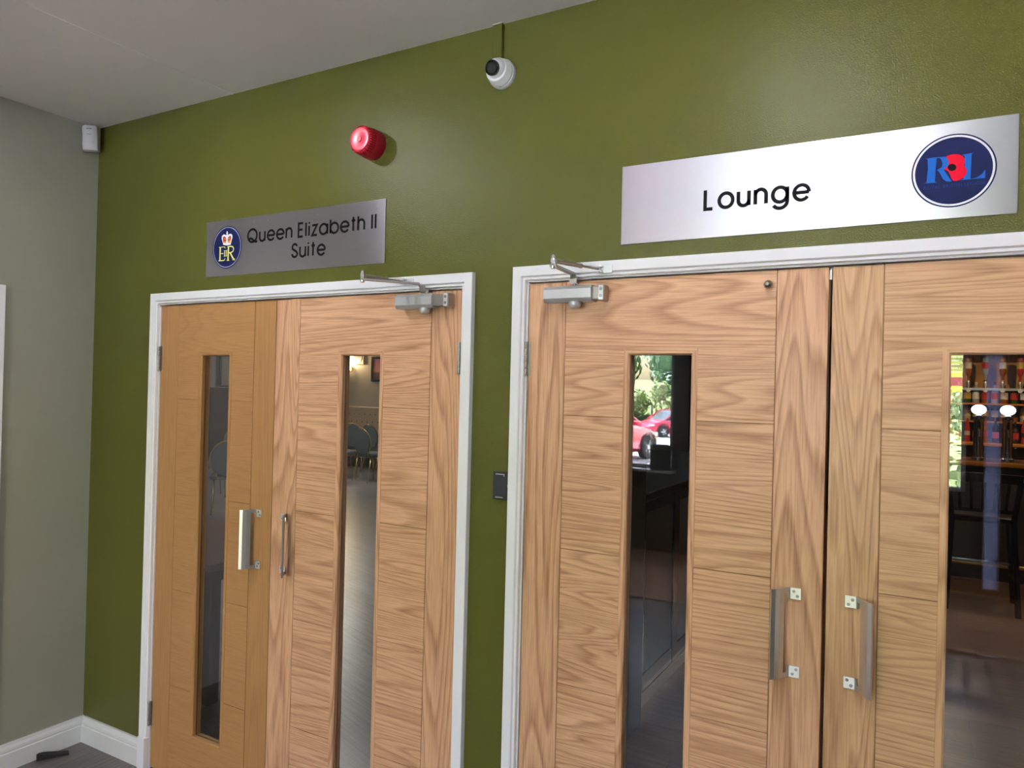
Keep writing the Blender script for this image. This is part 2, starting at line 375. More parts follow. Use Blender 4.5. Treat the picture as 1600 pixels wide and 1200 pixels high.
# skirting boards (moulded profile swept along the walls)
SKP = [(0, 0), (.019, 0), (.019, .074), (.0155, .079), (.0175, .084), (.016, .095), (.011, .105), (.010, .1145), (0, .1145)]
bs = MB(); bs.prism(SKP, lambda u, v, t: (u, t, v), -.392, -.0)
struct('baseboard_left', 'white moulded skirting under the sage wall', 'skirting', bs, SKW)
bs = MB(); bs.prism(SKP, lambda u, v, t: (t, -u, v), .0192, .4435)
struct('baseboard_back', 'short white moulded skirting between corner and left door frame', 'skirting', bs, SKW)
bs = MB(); bs.prism(SKP, lambda u, v, t: (t, -u, v), 2.1055, 2.2545)
struct('baseboard_back', 'short white skirting between the two door frames', 'skirting', bs, SKW)

# ------------------------------------------------------------------ door frames
ARP = [(0, 0), (0, .0125), (.0015, .014), (.0085, .014), (.0105, .0185), (.0125, .0205), (.0410, .0205), (.0425, .019), (.0425, 0)]
def architrave(xi0, xi1, zi, name, label, z0=0, side=False):
    """profile swept round three sides of an opening, mitred; inner edge xi0..xi1, zi"""
    mb = MB(); n = len(ARP)
    rows = []
    for (sx, X, Z) in ((-1, xi0, z0), (-1, xi0, zi), (1, xi1, zi), (1, xi1, z0)):
        row = []
        for u, v in ARP: row.append((X+sx*u, -v, Z + (u if Z == zi else 0)))
        rows.append(row)
    v = [p for r_ in rows for p in r_]; f = []
    for i in range(3):
        for k in range(n): f.append((i*n+k, i*n+(k+1) % n, (i+1)*n+(k+1) % n, (i+1)*n+k))
    f += [list(range(n)), list(range(3*n, 4*n))]
    if side: v = [(-p[1], p[0], p[2]) for p in v]
    mb.add(v, f)
    return struct(name, label, 'door frame', mb, WHITE)
def lining(x0, x1, zt, par):
    l = MB(); l.box(x0-.03, x0, .0005, .12, 0, zt+.028); l.box(x1, x1+.03, .0005, .12, 0, zt+.028); l.box(x0, x1, .0005, .12, zt, zt+.028)
    build('door_lining', l, WHITE, par)
    s_ = MB(); s_.box(x0, x0+.012, .051, .075, 0, zt); s_.box(x1-.012, x1, .051, .075, 0, zt); s_.box(x0+.012, x1-.012, .051, .075, zt-.012, zt)
    build('door_stop', s_, WHITE, par)
t1 = architrave(.4865, 2.0625, 2.0085, 'trim_1', 'white frame round the narrower left pair of oak doors')
lining(.4895, 2.0585, 2.0035, t1)
build('plinth_block', MB().box(.4435, .4885, -.026, -.0003, 0, .136, c=.002), WHITE, t1)
t2 = architrave(2.2976, 3.8835, 2.0155, 'trim_2', 'white frame round the right pair of oak doors')
lining(2.3022, 3.8795, 2.0105, t2)
# frame and door on the sage wall, at the picture's left edge
architrave(-1.25, -.432, 2.018, 'trim_3', 'white door frame just entering at the left picture edge', side=True)
d5 = struct('door_5', 'plain white door in the sage wall, almost out of the picture', 'door', loc=(-.04, -.84, 0))
build('leaf', MB().box(-.02, .02, -.40, .40, .005, 2.015, c=.002), WHITE, d5)
k = MB(); k.lathe([(.026, 0), (.026, .006), (.010, .01), (.010, .04), (.026, .05), (.026, .065), (.018, .072)], (.02, .33, 1.0), 'x'); build('door_handle', k, MET, d5)

# ------------------------------------------------------------------ oak doors
FY = .004; TH = .044
def oak_leaf(name, label, x0, x1, gx0, gx1, key, zt, hinge, bead_w=.0185, zg=(.186, 1.802)):
    """gx: outer edge of the glazing bead"""
    V, Hm = oaks[key]; w_ = x1-x0; root = struct(name, label, 'door', loc=(x0, FY, 0))
    st = .126 if w_ > .75 else .1175; g = .0022; z0 = .008; a, b_ = gx0-x0, gx1-x0; zb, zu = zg; c = .0009
    # core, set back behind the grooves
    co = MB(); co.box(.004, a, .003, TH-.003, z0, zt-.002); co.box(b_, w_-.004, .003, TH-.003, z0, zt-.002)
    co.box(a, b_, .003, TH-.003, z0, zb); co.box(a, b_, .003, TH-.003, zu, zt-.002); build('core', co, OAKCORE, root)
    build('stile', MB().box(0, st-g/2, 0, TH, z0, zt, c=c), V, root)
    build('stile', MB().box(w_-st+g/2, w_, 0, TH, z0, zt, c=c), V, root)
    xl, xr = st+g/2, w_-st-g/2; zs = [z0, .385, .79, 1.1965, 1.601, zt]
    def poly(name, pts):
        p_ = MB(); p_.prism(pts, lambda u, v, t: (u, t, v), 0, TH)
        o = build(name, p_, Hm, root); return o
    for i in range(5):
        za, zc = zs[i]+(g/2 if i else 0), zs[i+1]-(g/2 if i < 4 else 0)
        if i == 0: poly('panel', [(xl, za), (xr, za), (xr, zc), (b_, zc), (b_, zb), (a, zb), (a, zc), (xl, zc)])
        elif i == 4: poly('panel', [(xl, za), (a, za), (a, zu), (b_, zu), (b_, za), (xr, za), (xr, zc), (xl, zc)])
        else:
            build('panel', MB().box(xl, a, 0, TH, za, zc, c=c*.7), Hm, root); build('panel', MB().box(b_, xr, 0, TH, za, zc, c=c*.7), Hm, root)
    # mitred glazing beads, front and rear
    bw = bead_w
    for side in (0, 1):
        def yy(t): return t if side == 0 else TH-t
        prof = [(0, .0), (0.0008, -.0012), (bw*.78, -.0012), (bw, .003), (bw, .0185), (0, .0185)]
        for (pa, pb, da, db, mt) in (((a, zb), (a, zu), (1, 1), (1, -1), V), ((b_, zb), (b_, zu), (-1, 1), (-1, -1), V),
                                     ((a, zu), (b_, zu), (1, -1), (-1, -1), Hm), ((a, zb), (b_, zb), (1, 1), (-1, 1), Hm)):
            v = [(pa[0]+da[0]*u, yy(t), pa[1]+da[1]*u) for u, t in prof] + [(pb[0]+db[0]*u, yy(t), pb[1]+db[1]*u) for u, t in prof]
            n = len(prof); f = [tuple(range(n)), tuple(range(n, 2*n))] + [(i, (i+1) % n, n+(i+1) % n, n+i) for i in range(n)]
            build('glazing_bead', MB().add(v, f), mt, root)
    build('glass_pane', MB().box(a+.003, b_-.003, .0190, .0250, zb+.003, zu-.003), DGLASS, root)
    # hinges
    sx = 0 if hinge == 'l' else w_; sg = -1 if hinge == 'l' else 1
    for zz in (1.772, .237):
        h_ = MB(); n = 5; hl = .106/n
        xc = sx + sg*(.0045 if hinge == 'l' else .0005); yk = -.0075 if hinge == 'l' else -.017
        for k in range(n): h_.lathe([(.0046, k*hl+.0006), (.0052, k*hl+.0016), (.0052, (k+1)*hl-.0016), (.0046, (k+1)*hl-.0006)], (xc, yk, zz-.053), 'z', 12)
        if hinge == 'l': h_.box(sx-.001, sx+.0085, -.0012, .002, zz-.053, zz+.053)
        else: h_.box(sx-.010, sx-.0005, -.0012, .002, zz-.053, zz+.053); h_.box(xc-.004, xc+.004, yk, -.001, zz-.053, zz+.053)
        build('hinge', h_, METD, root)
    return root
dA = oak_leaf('door_1', 'narrow yellower oak door, leftmost of the four, with slim glass', .4925, 1.1917, .7445, .9475, 'a', 1.999, 'l')
dB = oak_leaf('door_2', 'wide oak door right of the yellower one, under its own closer', 1.1945, 2.0560, 1.5170, 1.7290, 'b', 1.999, 'r')
dC = oak_leaf('door_3', 'oak door under the lounge sign whose glass mirrors red cars', 2.3047, 3.1695, 2.6215, 2.8385, 'c', 2.006, 'l')
dD = oak_leaf('door_4', 'rightmost oak door with bottles seen through its glass', 3.1785, 3.8770, 3.4225, 3.6385, 'd', 2.006, 'r')

# pull handles ------------------------------------------------------
def pull(par, xf, s, z=1.0665, h=.230):
    """xf foot x at the end nearest the meeting stile (door space), s=-1 bar goes left"""
    prof = [(0, 0), (.026, 0), (.031, -.006), (.040, -.020), (.049, -.033), (.058, -.043), (.067, -.0485)]
    th = .0042
    n = len(prof)
    nr = []
    for i in range(n):
        p0, p1 = Vector(prof[max(i-1, 0)]), Vector(prof[min(i+1, n-1)]); d = (p1-p0).normalized(); nr.append(Vector((d.y, -d.x)))
    def ribbon(i0, i1, z0, z1, mb, extra=0):
        out = [Vector(prof[i]) for i in range(i0, i1+1)]; inn = [Vector(prof[i])+nr[i]*th*(1+extra*(i-i0)/(max(1, i1-i0))) for i in range(i0, i1+1)]
        poly = [(p.x, p.y) for p in out] + [(p.x, p.y) for p in inn[::-1]]
        mb.prism(poly, lambda u, v, t: (xf+s*u, v, t), z0, z1, smooth=False)
    hd = MB()
    za, zb = z-h/2, z+h/2; fh = .029
    for (c, d) in ((za, za+fh), (zb-fh, zb)): ribbon(0, 2, c, d, hd)
    for (c, d) in ((za, za+.012), (zb-.012, zb)): ribbon(2, 3, c, d, hd)
    ribbon(3, 6, za, zb, hd, .55)
    o = build('door_handle', hd, MET, par)
    for zz in (za+.009, za+.021, zb-.009, zb-.021):
        sx_ = .017 if zz in (za+.009, zb-.009) else .008
        m_ = MB(); m_.lathe([(.0040, 0), (.0040, .0008), (.0025, .0012)], (xf+s*sx_, -th, zz), 'y', 12); build('screw', m_, STEEL, o)
    return o
pull(dA, 1.1420-.4925, -1); pull(dB, 1.2480-1.1945, 1); pull(dC, 3.1190-2.3047, -1); pull(dD, 3.2230-3.1785, 1)

# overhead closers ---------------------------------------------------
def closer(par, x0w, xb, xe, s, xsp, elbow, brk, zc=1.9635):
    """world x of body end, bracket end, plate; s=+1 bracket to the right. coordinates in world, converted to door space"""
    ox = -par.location.x; oy = -par.location.y
    fn = lambda y, z, t: (t+ox, y+oy, z)
    hh = .0235; c = .010
    prof = [(-.002, zc-hh), (-.036, zc-hh), (-.045, zc-hh+c), (-.045, zc+hh-c), (-.036, zc+hh), (-.002, zc+hh)]
    b_ = MB(); b_.prism(prof, fn, x0w, xb); body = build('door_closer', b_, SILV, par)
    mp = MB(); mp.box(xb+ox, xe-.016+ox, -.034+oy, -.003+oy, zc-.019, zc+.019, c=.002)
    mp.box(xe-.018+ox, xe+ox, -.040+oy, -.001+oy, zc-.0235, zc+.0235, c=.003); build('end_bracket', mp, METD, body)
    pl = MB(); pl.box(xe-.0165+ox, xe-.002+ox, -.0415+oy, -.0402+oy, zc-.0215, zc+.0215, c=.0005); build('end_plate', pl, PALEM, body)
    for zz in (zc-.010, zc+.010):
        q = MB(); q.lathe([(.0050, 0), (.0050, .0006), (.0022, .0008)], (xe-.0092+ox, -.0415+oy, zz), 'y', 14); build('screw', q, STEEL, body)
    cp = MB(); cp.lathe([(.0185, 0), (.0185, -.006), (.0165, -.014), (.0120, -.018)], (xsp+ox, -.026+oy, zc-hh), 'z', 24); build('spindle_cap', cp, SILV, body)
    sp = MB(); sp.lathe([(.009, 0), (.009, .006), (.006, .006), (.006, .012)], (xsp+ox, -.026+oy, zc+hh), 'z', 16); build('spindle', sp, CHROME, body)
    # main arm: short drop link then flat bar out to the elbow
    A = Vector((xsp, -.026, 2.0)); E_ = Vector(elbow); za = 2.017
    d = Vector((E_.x-A.x, E_.y-A.y, 0)); L_ = d.length; d.normalize(); pn = Vector((-d.y, d.x, 0)); am = MB()
    wd = .009
    st = [(-.010, zc+hh+.008), (.010, zc+hh+.010), (.022, za), (L_+.006, za+.001)]
    v = []
    for (u, z) in st:
        for q, dz in ((-wd, 0), (wd, 0), (wd, .006), (-wd, .006)):
            p = A+d*u+pn*q; v.append((p.x+ox, p.y+oy, z+dz))
    f = [(i*4+k, i*4+(k+1) % 4, i*4+4+(k+1) % 4, i*4+4+k) for i in range(3) for k in range(4)] + [(0,1,2,3), (12,13,14,15)]
    am.add(v, f); am.box(xsp-.0115+ox, xsp+.0115+ox, -.042+oy, -.0395+oy, zc+hh+.006, zc+hh+.024); build('main_arm', am, METD, body)
    el = MB(); el.lathe([(.0075, -.010), (.0085, -.007), (.0085, -.001), (.006, .0), (.0088, .002), (.0088, .016), (.0075, .018), (.006, .026), (.0025, .030)], (E_.x+ox, E_.y+oy, za+.004), 'z', 18); build('elbow_joint', el, CHROME, body)
    B = Vector(brk); z2 = za+.016
    P0 = Vector((E_.x+ox, E_.y+oy, z2)); P1 = Vector((B.x+ox, B.y+oy-.012, z2-.001))
    fo = MB(); mid = P0.lerp(P1, .55); fo.tube([P0.lerp(P1, .06), mid], .0062, 10); fo.tube([mid, P1], .0036, 8)
    fo.tube([mid, P0.lerp(P1, .60)], .0075, 8); build('fore_arm', fo, METD, body)
    bk = MB(); bk.box(B.x-.012+ox, B.x+.036+ox, B.y+oy-.003, B.y+oy, z2-.012, z2+.010, c=.0008) if s > 0 else bk.box(B.x-.036+ox, B.x+.012+ox, B.y+oy-.003, B.y+oy, z2-.012, z2+.010, c=.0008)
    bk.box(B.x-.009+ox, B.x+.009+ox, B.y+oy-.020, B.y+oy-.003, z2-.0095, z2-.006); bk.box(B.x-.009+ox, B.x+.009+ox, B.y+oy-.020, B.y+oy-.003, z2+.005, z2+.0085)
    bk.lathe([(.0035, -.012), (.0035, .011)], (B.x+ox, B.y+oy-.013, z2), 'z', 10); o = build('arm_bracket', bk, PALEM, body)
    o['label'] = 'pale steel bracket screwed to the white frame'
    return body
closer(dC, 2.378, 2.533, 2.572, 1, 2.474, (2.487, -.200, 0), (2.553, -.0207, 0))
closer(dB, 1.811, 1.962, 2.025, 1, 1.922, (1.786, -.182, 0), (1.835, -.0207, 0))
# small fittings of the doors
q = MB(); q.lathe([(.0065, 0), (.0065, .004), (.0050, .006), (.0065, .010), (.0105, .014), (.0115, .019), (.0095, .025), (.004, .0285)], (3.024-2.3047, 0, 1.967), 'y', 20); build('door_knob', q, plain('aged_nickel', (.36, .33, .28), .22, 1), dC)
build('edge_catch', MB().box(3.1700-2.3047, 3.1760-2.3047, .006, .03, 1.975, 2.000), WHITE, dC)

# ------------------------------------------------------------------ stroke lettering
def arc(cx, cy, rx, ry, a0, a1, n=14): return [(cx+rx*math.cos(R(a0+(a1-a0)*i/n)), cy+ry*math.sin(R(a0+(a1-a0)*i/n))) for i in range(n+1)]
X_ = .74; r_ = X_/2
GL = {
 'L': ([[(0, 1), (0, .0), (.42, .0)]], .48), 'I': ([[(0, 0), (0, 1)]], .06),
 'E': ([[(.44, 1), (0, 1), (0, 0), (.44, 0)], [(0, .52), (.40, .52)]], .50),
 'l': ([[(0, 0), (0, 1)]], .06), 'i': ([[(0, 0), (0, X_)], [(0, .9), (0, 1.01)]], .06),
 'o': ([arc(r_, r_, r_, r_, 0, 360, 28)], X_),
 'u': ([[(0, X_)] + arc(.28, .28, .28, .28, 180, 360, 14)[0:] , [(.56, X_), (.56, 0)]], .60),
 'n': ([[(0, 0), (0, X_)], arc(.28, X_-.28, .28, .28, 180, 0, 14) + [(.56, 0)]], .60),
 'h': ([[(0, 0), (0, 1)], arc(.28, X_-.28, .28, .28, 180, 0, 14) + [(.56, 0)]], .60),
 'e': ([arc(r_, r_, r_, r_, 330, 0, 26), [(X_, r_), (0.02, r_)]], X_),
 'a': ([arc(r_, r_, r_, r_, 0, 360, 28), [(X_, 0), (X_, X_)]], X_+.04),
 'b': ([arc(r_, r_, r_, r_, 0, 360, 28), [(0, 0), (0, 1)]], X_),
 'g': ([arc(r_, r_, r_, r_, 0, 360, 28), [(X_, X_)] + arc(r_, .02, r_, .33, 0, -150, 14)], X_+.04),
 'z': ([[(0, X_), (.46, X_), (0, 0), (.48, 0)]], .5),
 't': ([[(.16, 0), (.16, 1)], [(0, X_), (.34, X_)]], .36),
 'Q': ([arc(.5, .5, .5, .5, 0, 360, 32), [(.12, .17), (.2, .27), (.34, .29), (.5, .22), (.72, .06), (.86, 0), (1.06, .02)]], 1.06),
 'S': ([arc(.27, .735, .245, .25, 20, 200, 12) + [(.10, .60), (.27, .51), (.44, .42)] + arc(.28, .26, .27, .25, 20, -180, 12)[1:]], .56),
}
GL['e'] = ([arc(r_, r_, r_, r_, 0, 325, 26), [(X_, r_), (0.02, r_)]], X_)
def stroke(mb, pts, wd, fn):
    n = len(pts); P_ = [Vector(p) for p in pts]; closed = (P_[0]-P_[-1]).length < 1e-4
    vv = []
    for i in range(n):
        if closed: a = P_[i-1] if i else P_[-2]; b_ = P_[i+1] if i < n-1 else P_[1]
        else: a = P_[max(i-1, 0)]; b_ = P_[min(i+1, n-1)]
        d0 = (P_[i]-a); d1 = (b_-P_[i])
        if d0.length < 1e-6: d0 = d1
        if d1.length < 1e-6: d1 = d0
        d0.normalize(); d1.normalize(); t = (d0+d1)
        if t.length < 1e-6: t = d1
        t.normalize(); nn = Vector((-t.y, t.x)); k = wd/2/max(.45, nn.dot(Vector((-d0.y, d0.x))))
        vv += [P_[i]+nn*k, P_[i]-nn*k]
    mb.add([fn(p.x, p.y) for p in vv], [(2*i, 2*i+1, 2*i+3, 2*i+2) for i in range(n-1)])
def text_mesh(par, s, x0, x1, base, cap, wd, y, gap=.22, space=.62):
    """lays out s between world x0 and x1"""
    pos = 0; items = []
    for ch in s:
        if ch == ' ': pos += space-gap; continue
        items.append((ch, pos)); pos += GL[ch][1]+gap
    tot = items[-1][1]+GL[items[-1][0]][1]; kx = (x1-x0-wd)/tot
    for ch, p in items:
        mb = MB()
        for st in GL[ch][0]:
            pts = [(x0+wd/2+(p+u)*kx, base+wd*.0+v*cap) for u, v in st]
            stroke(mb, pts, wd, lambda a, b_: (a, y, b_))
        build('letter', mb, INK, par, fix=False)
def poly2(mb, pts, y, m=0):
    """filled polygon (may be concave) at depth y"""
    b = bmesh.new(); vs = [b.verts.new((p[0], y, p[1])) for p in pts]; fc = b.faces.new(vs); fc.normal_update()
    bmesh.ops.triangulate(b, faces=b.faces[:]); b.verts.index_update()
    mb.add([v.co for v in b.verts], [[v.index for v in f.verts] for f in b.faces], m); b.free(); return mb
def disc(cx, cz, r, y, r0=0, n=64):
    mb = MB()
    if r0 == 0: poly2(mb, [(cx+r*math.cos(2*PI*i/n), cz+r*math.sin(2*PI*i/n)) for i in range(n)], y)
    else:
        v = []
        for i in range(n): a = 2*PI*i/n; v += [(cx+r*math.cos(a), y, cz+r*math.sin(a)), (cx+r0*math.cos(a), y, cz+r0*math.sin(a))]
        mb.add(v, [(2*i, 2*i+1, (2*i+3) % (2*n), (2*i+2) % (2*n)) for i in range(n)])
    return mb
def bfont(txt, width, y, m, parent, name, cx, base, space=1.0):
    cu = bpy.data.curves.new('tmp', 'FONT'); cu.body = txt; cu.size = 1; cu.align_x = 'CENTER'; cu.space_character = space; cu.resolution_u = 2
    o = bpy.data.objects.new('tmp', cu); COL.objects.link(o)
    dg = bpy.context.evaluated_depsgraph_get(); dg.update(); me = bpy.data.meshes.new_from_object(o.evaluated_get(dg))
    xs = [v.co.x for v in me.vertices]; k = width/(max(xs)-min(xs))
    mb = MB(); mb.add([(cx+v.co.x*k, y, base+v.co.y*k*1.08) for v in me.vertices], [list(p.vertices) for p in me.polygons])
    bpy.data.objects.remove(o); bpy.data.curves.remove(cu)
    return build(name, mb, m, parent)

# ------------------------------------------------------------------ sign 1
PY = -.0045
def plate(par, x0, x1, z0, z1, ox, oz):
    mb = MB().box(x0-ox, x1-ox, PY+.0015, 0, z0-oz, z1-oz, c=.0006)
    return build('plate', mb, SIGN, par, uv=True)
s1 = thing('wall_sign', 'grey brushed metal sign reading Queen Elizabeth II Suite above the left doors', 'sign', (.782, -.0006, 2.1075))
OX, OZ = .782, 2.1075
plate(s1, .782, 1.725, 2.1075, 2.334, OX, OZ)
ty = PY+.0015-.0007
text_mesh(s1, 'Queen Elizabeth II', 1.026-OX, 1.690-OX, 2.2325-OZ, .0505, .0086, ty, gap=.25, space=.66)
text_mesh(s1, 'Suite', 1.272-OX, 1.449-OX, 2.1565-OZ, .0505, .0086, ty, gap=.26)
cx, cz, rr = .9085-OX, 2.2225-OZ, .0862
em = build('emblem', disc(cx, cz, rr, ty), NAVY, s1, fix=False); em['label'] = 'round navy royal cypher emblem with crown'
build('ring', disc(cx, cz, rr*.955, ty-.0003, rr*.915), LIL, em, fix=False)
y1 = ty-.0003
def E1(u, v): return (cx+(u-470)/293*rr, cz+(610-.10*(u-470)-v)/437*rr)
def poly_e(name, pts, m, y=y1):
    mb = MB()
    for p in pts: poly2(mb, [E1(*q) for q in p], y)
    return build(name, mb, m, em, fix=False)
def cr(pts): return [(u, v) for u, v in pts]
poly_e('crown_arches', [cr([(395,560),(380,500),(358,430),(362,375),(395,345),(430,348),(452,365),(458,330),(446,318),(458,305),(460,280),(476,280),(478,303),(490,314),(478,330),(484,362),(505,340),(545,333),(575,360),(578,410),(560,480),(545,560),(470,572)])], WPR)
poly_e('crown_caps', [cr([(385,400),(410,385),(440,400),(452,440),(455,475),(400,500),(390,460)]), cr([(483,440),(500,395),(530,375),(550,385),(548,440),(535,490),(485,475)])], CRRED, y1-.0002)
poly_e('crown_jewels', [cr([(385,470),(400,500),(455,475),(450,520),(395,520)]), cr([(485,475),(545,465),(540,515),(490,520)]), cr([(415,420),(430,415),(445,450),(425,460)]), cr([(500,420),(520,410),(522,445),(500,455)])], GOLDP, y1-.0003)
lt = MB()
def st_e(pts, wd): stroke(lt, [E1(*q) for q in pts], wd, lambda a, b_: (a, y1-.0001, b_))
st_e([(336,602),(334,884)], .0078); st_e([(308,612),(405,600),(432,608),(437,632)], .0030); st_e([(336,742),(395,738)], .0032); st_e([(395,722),(396,756)], .0024)
st_e([(304,890),(395,884),(428,872),(440,838)], .0036)
st_e([(503,596),(500,872)], .0078); st_e([(480,602),(540,590),(590,600),(608,640),(598,690),(560,718),(510,724)], .0046); st_e([(540,720),(580,800),(612,855),(638,862)], .0074); st_e([(475,882),(525,876)], .0028); st_e([(590,868),(640,860)], .0024)
st_e([(430,680),(428,790)], .0048); st_e([(464,675),(462,788)], .0048); st_e([(412,682),(482,672)], .0018); st_e([(410,798),(482,788)], .0018)
build('cypher_letters', lt, YEL, em, fix=False)
fl = MB()
for (x_, z_, r0) in ((.812, 2.316, .0016), (1.062, 2.312, .0020), (1.142, 2.312, .0022), (1.405, 2.309, .0020), (1.60, 2.309, .0016), (1.69, 2.311, .0014)): poly2(fl, [(x_-OX+r0*math.cos(2*PI*i/8), z_-OZ+r0*math.sin(2*PI*i/8)) for i in range(8)], ty)
build('paint_flecks', fl, WPR, s1, fix=False, kind='stuff')

# ------------------------------------------------------------------ sign 2
s2 = thing('wall_sign', 'bright brushed metal sign reading Lounge above the right doors', 'sign', (2.6064, -.0006, 2.1044))
OX, OZ = 2.6064, 2.1044
plate(s2, 2.6064, 3.5645, 2.1044, 2.3317, OX, OZ)
text_mesh(s2, 'Lounge', 2.846-OX, 3.1235-OX, 2.183-OZ, .0525, .0096, ty, gap=.30)
cx, cz, rr = 3.4365-OX, 2.2165-OZ, .0868
em = build('emblem', disc(cx, cz, rr, ty), NAVY, s2, fix=False); em['label'] = 'round navy emblem with letters and red poppy'
build('ring', disc(cx, cz, rr*.962, ty-.0003, rr*.910), WPR, em, fix=False)
def E2(u, v): return (cx+(u-655)/617*rr, cz+(612-.105*(u-655)-v)/528*rr)
def poly_f(name, lst, m, y):
    mb = MB()
    for p in lst: poly2(mb, [E2(*q) for q in p], y)
    return build(name, mb, m, em, fix=False)
poly_f('letters', [
  [(248,440),(385,420),(500,412),(545,412),(590,440),(595,520),(580,570),(520,600),(560,660),(640,770),(560,768),(510,735),(470,660),(430,608),(415,606),(490,560),(498,510),(480,450),(450,428),(412,432),(398,600),(392,775),(435,785),(228,800),(268,785),(285,600),(278,450)],
  [(775,385),(955,357),(915,375),(905,730),(990,712),(1065,660),(1112,600),(1108,718),(760,750),(800,730),(820,600),(815,400)]], RBLUE, ty-.0003)
def smooth_poly(p, it=2):
    for _ in range(it):
        q = []
        for i in range(len(p)):
            a, b_ = p[i], p[(i+1) % len(p)]; q += [(a[0]*.75+b_[0]*.25, a[1]*.75+b_[1]*.25), (a[0]*.25+b_[0]*.75, a[1]*.25+b_[1]*.75)]
        p = q
    return p
poly_f('poppy', [smooth_poly([(535,412),(620,378),(740,376),(815,425),(820,500),(805,550),(855,590),(845,660),(790,730),(700,765),(645,755),(610,670),(580,610),(505,598),(572,555),(592,520),(585,450)])], PRED, ty-.0006)
poly_f('poppy_centre', [[(637+62*math.cos(2*PI*i/24), 567+52*math.sin(2*PI*i/24)) for i in range(24)]], INK, ty-.0009)
a0 = E2(228, 895); a1 = E2(1100, 803)
bfont('ROYAL BRITISH LEGION', a1[0]-a0[0], ty-.0003, DBLUE, em, 'small_lettering', (a0[0]+a1[0])/2, (a0[1]+a1[1])/2, 1.06)

# ------------------------------------------------------------------ wall fittings
SR = plain('red_plastic', (.62, .010, .030), .35, coat=.2); SRD = plain('dark_red_plastic', (.30, .006, .018), .4)
SRF = plain('rosy_red_lens', (.80, .03, .08), .25)
si = thing('fire_alarm_sounder', 'round ribbed red fire alarm sounder on the green wall', 'alarm', (1.668, -.0008, 2.5275))
b_ = MB(); b_.lathe([(.050, 0), (.0525, .003), (.0525, .040), (.049, .047)], (0,0,0), 'y', 48); build('base', b_, SRD, si)
b_ = MB(); b_.lathe([(.047, .047), (.047, .050), (.0445, .074), (.043, .078)], (0,0,0), 'y', 48); build('housing', b_, SRD, si)
rb = MB()
for k in range(36):
    a = 2*PI*k/36; c_, s_ = math.cos(a), math.sin(a); tx, tz = -s_, c_
    v = []
    for (r0, yy) in ((.046, .051), (.0505, .051), (.0485, .076), (.042, .078)):
        for q in (-.0015, .0015): v.append((c_*r0+tx*q, -yy, s_*r0+tz*q))
    rb.add(v, [(0,2,3,1), (2,4,5,3), (4,6,7,5), (0,1,7,6), (0,6,4,2), (1,3,5,7)])
build('rib_ring', rb, SR, si)
b_ = MB(); b_.lathe([(.043, .078), (.040, .0825), (.036, .083), (.020, .0815), (.010, .081), (.010, .0835), (.0085, .0845)], (0,0,0), 'y', 48); build('front_cap', b_, SRF, si)

PW = plain('white_plastic', (.78, .79, .82), .35); PW3 = plain('greyer_white_plastic', (.55, .55, .57), .45); PW2 = plain('white_plastic_ball', (.82, .83, .87), .3); BLK = plain('black_lens_ring', (.006, .006, .008), .2)
LENS = plain('lens_glass', (.03, .03, .032), .1)
cm = thing('security_camera', 'white dome security camera with black lens below painted conduit', 'camera', (2.193, -.0008, 2.680))
b_ = MB(); b_.lathe([(.049, 0), (.0495, .004), (.0495, .012), (.047, .017), (.0455, .0175)], (0,0,0), 'y', 48); build('base', b_, PW, cm)
b_ = MB(); b_.lathe([(.0455, .0175), (.0462, .0195), (.0462, .024), (.044, .027), (.0405, .045), (.0385, .049), (.035, .0495)], (0,0,0), 'y', 48); build('collar', b_, PW2, cm); cm.scale = (.95, .95, .95)
dr = Vector((-.02, -.96, -.22)).normalized(); rotm = dr.to_track_quat('Z', 'Y').to_matrix()
cb = Vector((0, -.044, .003))
b_ = MB(); b_.sphere(cb, .0345, 32, 20); build('eyeball', b_, PW2, cm)
b_ = MB(); b_.lathe([(.0250, .024), (.0250, .0335), (.0215, .0360), (.0205, .0335)], cb, 'z', 36, mat=rotm); ey = build('lens_ring', b_, BLK, cm)
b_ = MB(); b_.lathe([(.0190, .0325), (.0165, .0355), (.0125, .0360), (.0118, .0345), (.006, .0350)], cb, 'z', 32, mat=rotm); build('lens', b_, LENS, cm)
b_ = MB(); b_.box(-.004, .004, -.0212, -.018, -.0475, -.0385, c=.0006); build('grub_screw_slot', b_, METD, cm)
tk = thing('cable_conduit', 'green painted cable trunking from ceiling to the dome camera', 'conduit', (2.175, -.0008, 2.728))
build('cover', MB().box(-.0175, .0175, -.016, 0, 0, H-2.728-.0015, c=.0012), GREEN, tk)
build('chipped_edge', MB().box(-.018, .018, -.0168, -.0005, H-2.728-.005, H-2.728-.0012, c=.0008), plain('chipped_plaster', (.7, .69, .64), .8), tk)

pr = thing('motion_sensor', 'small white curved motion sensor high in the room corner', 'sensor', (.038, -.058, 2.716), rot=(0, 0, R(-50)))
# local: +x is the facing direction
prf = [(-.012, .0), (.016, .002), (.024, .012), (.027, .03), (.0265, .052), (.0275, .072), (.034, .090), (.034, .102), (.028, .110), (-.012, .112)]
b_ = MB(); n = len(prf)
rows = []
for yy, k in ((-.034, .55), (-.031, .86), (-.022, 1.0), (.022, 1.0), (.031, .86), (.034, .55)):
    rows.append([((-.012+(x_+.012)*k), yy, z_*(1 if k == 1 else .97)+.0015) for x_, z_ in prf])
b_.add([p for r0 in rows for p in r0], [(i*n+k, i*n+(k+1) % n, (i+1)*n+(k+1) % n, (i+1)*n+k) for i in range(5) for k in range(n)] + [tuple(range(n)), tuple(range(5*n, 6*n))], smooth=True)
build('housing', b_, PW3, pr)  # housing in a greyer white than its bracket
b_ = MB(); b_.box(-.036, -.012, -.014, .014, .03, .08, c=.002); build('bracket', b_, PW, pr)
GP = plain('grey_print', (.16, .16, .22), .5)
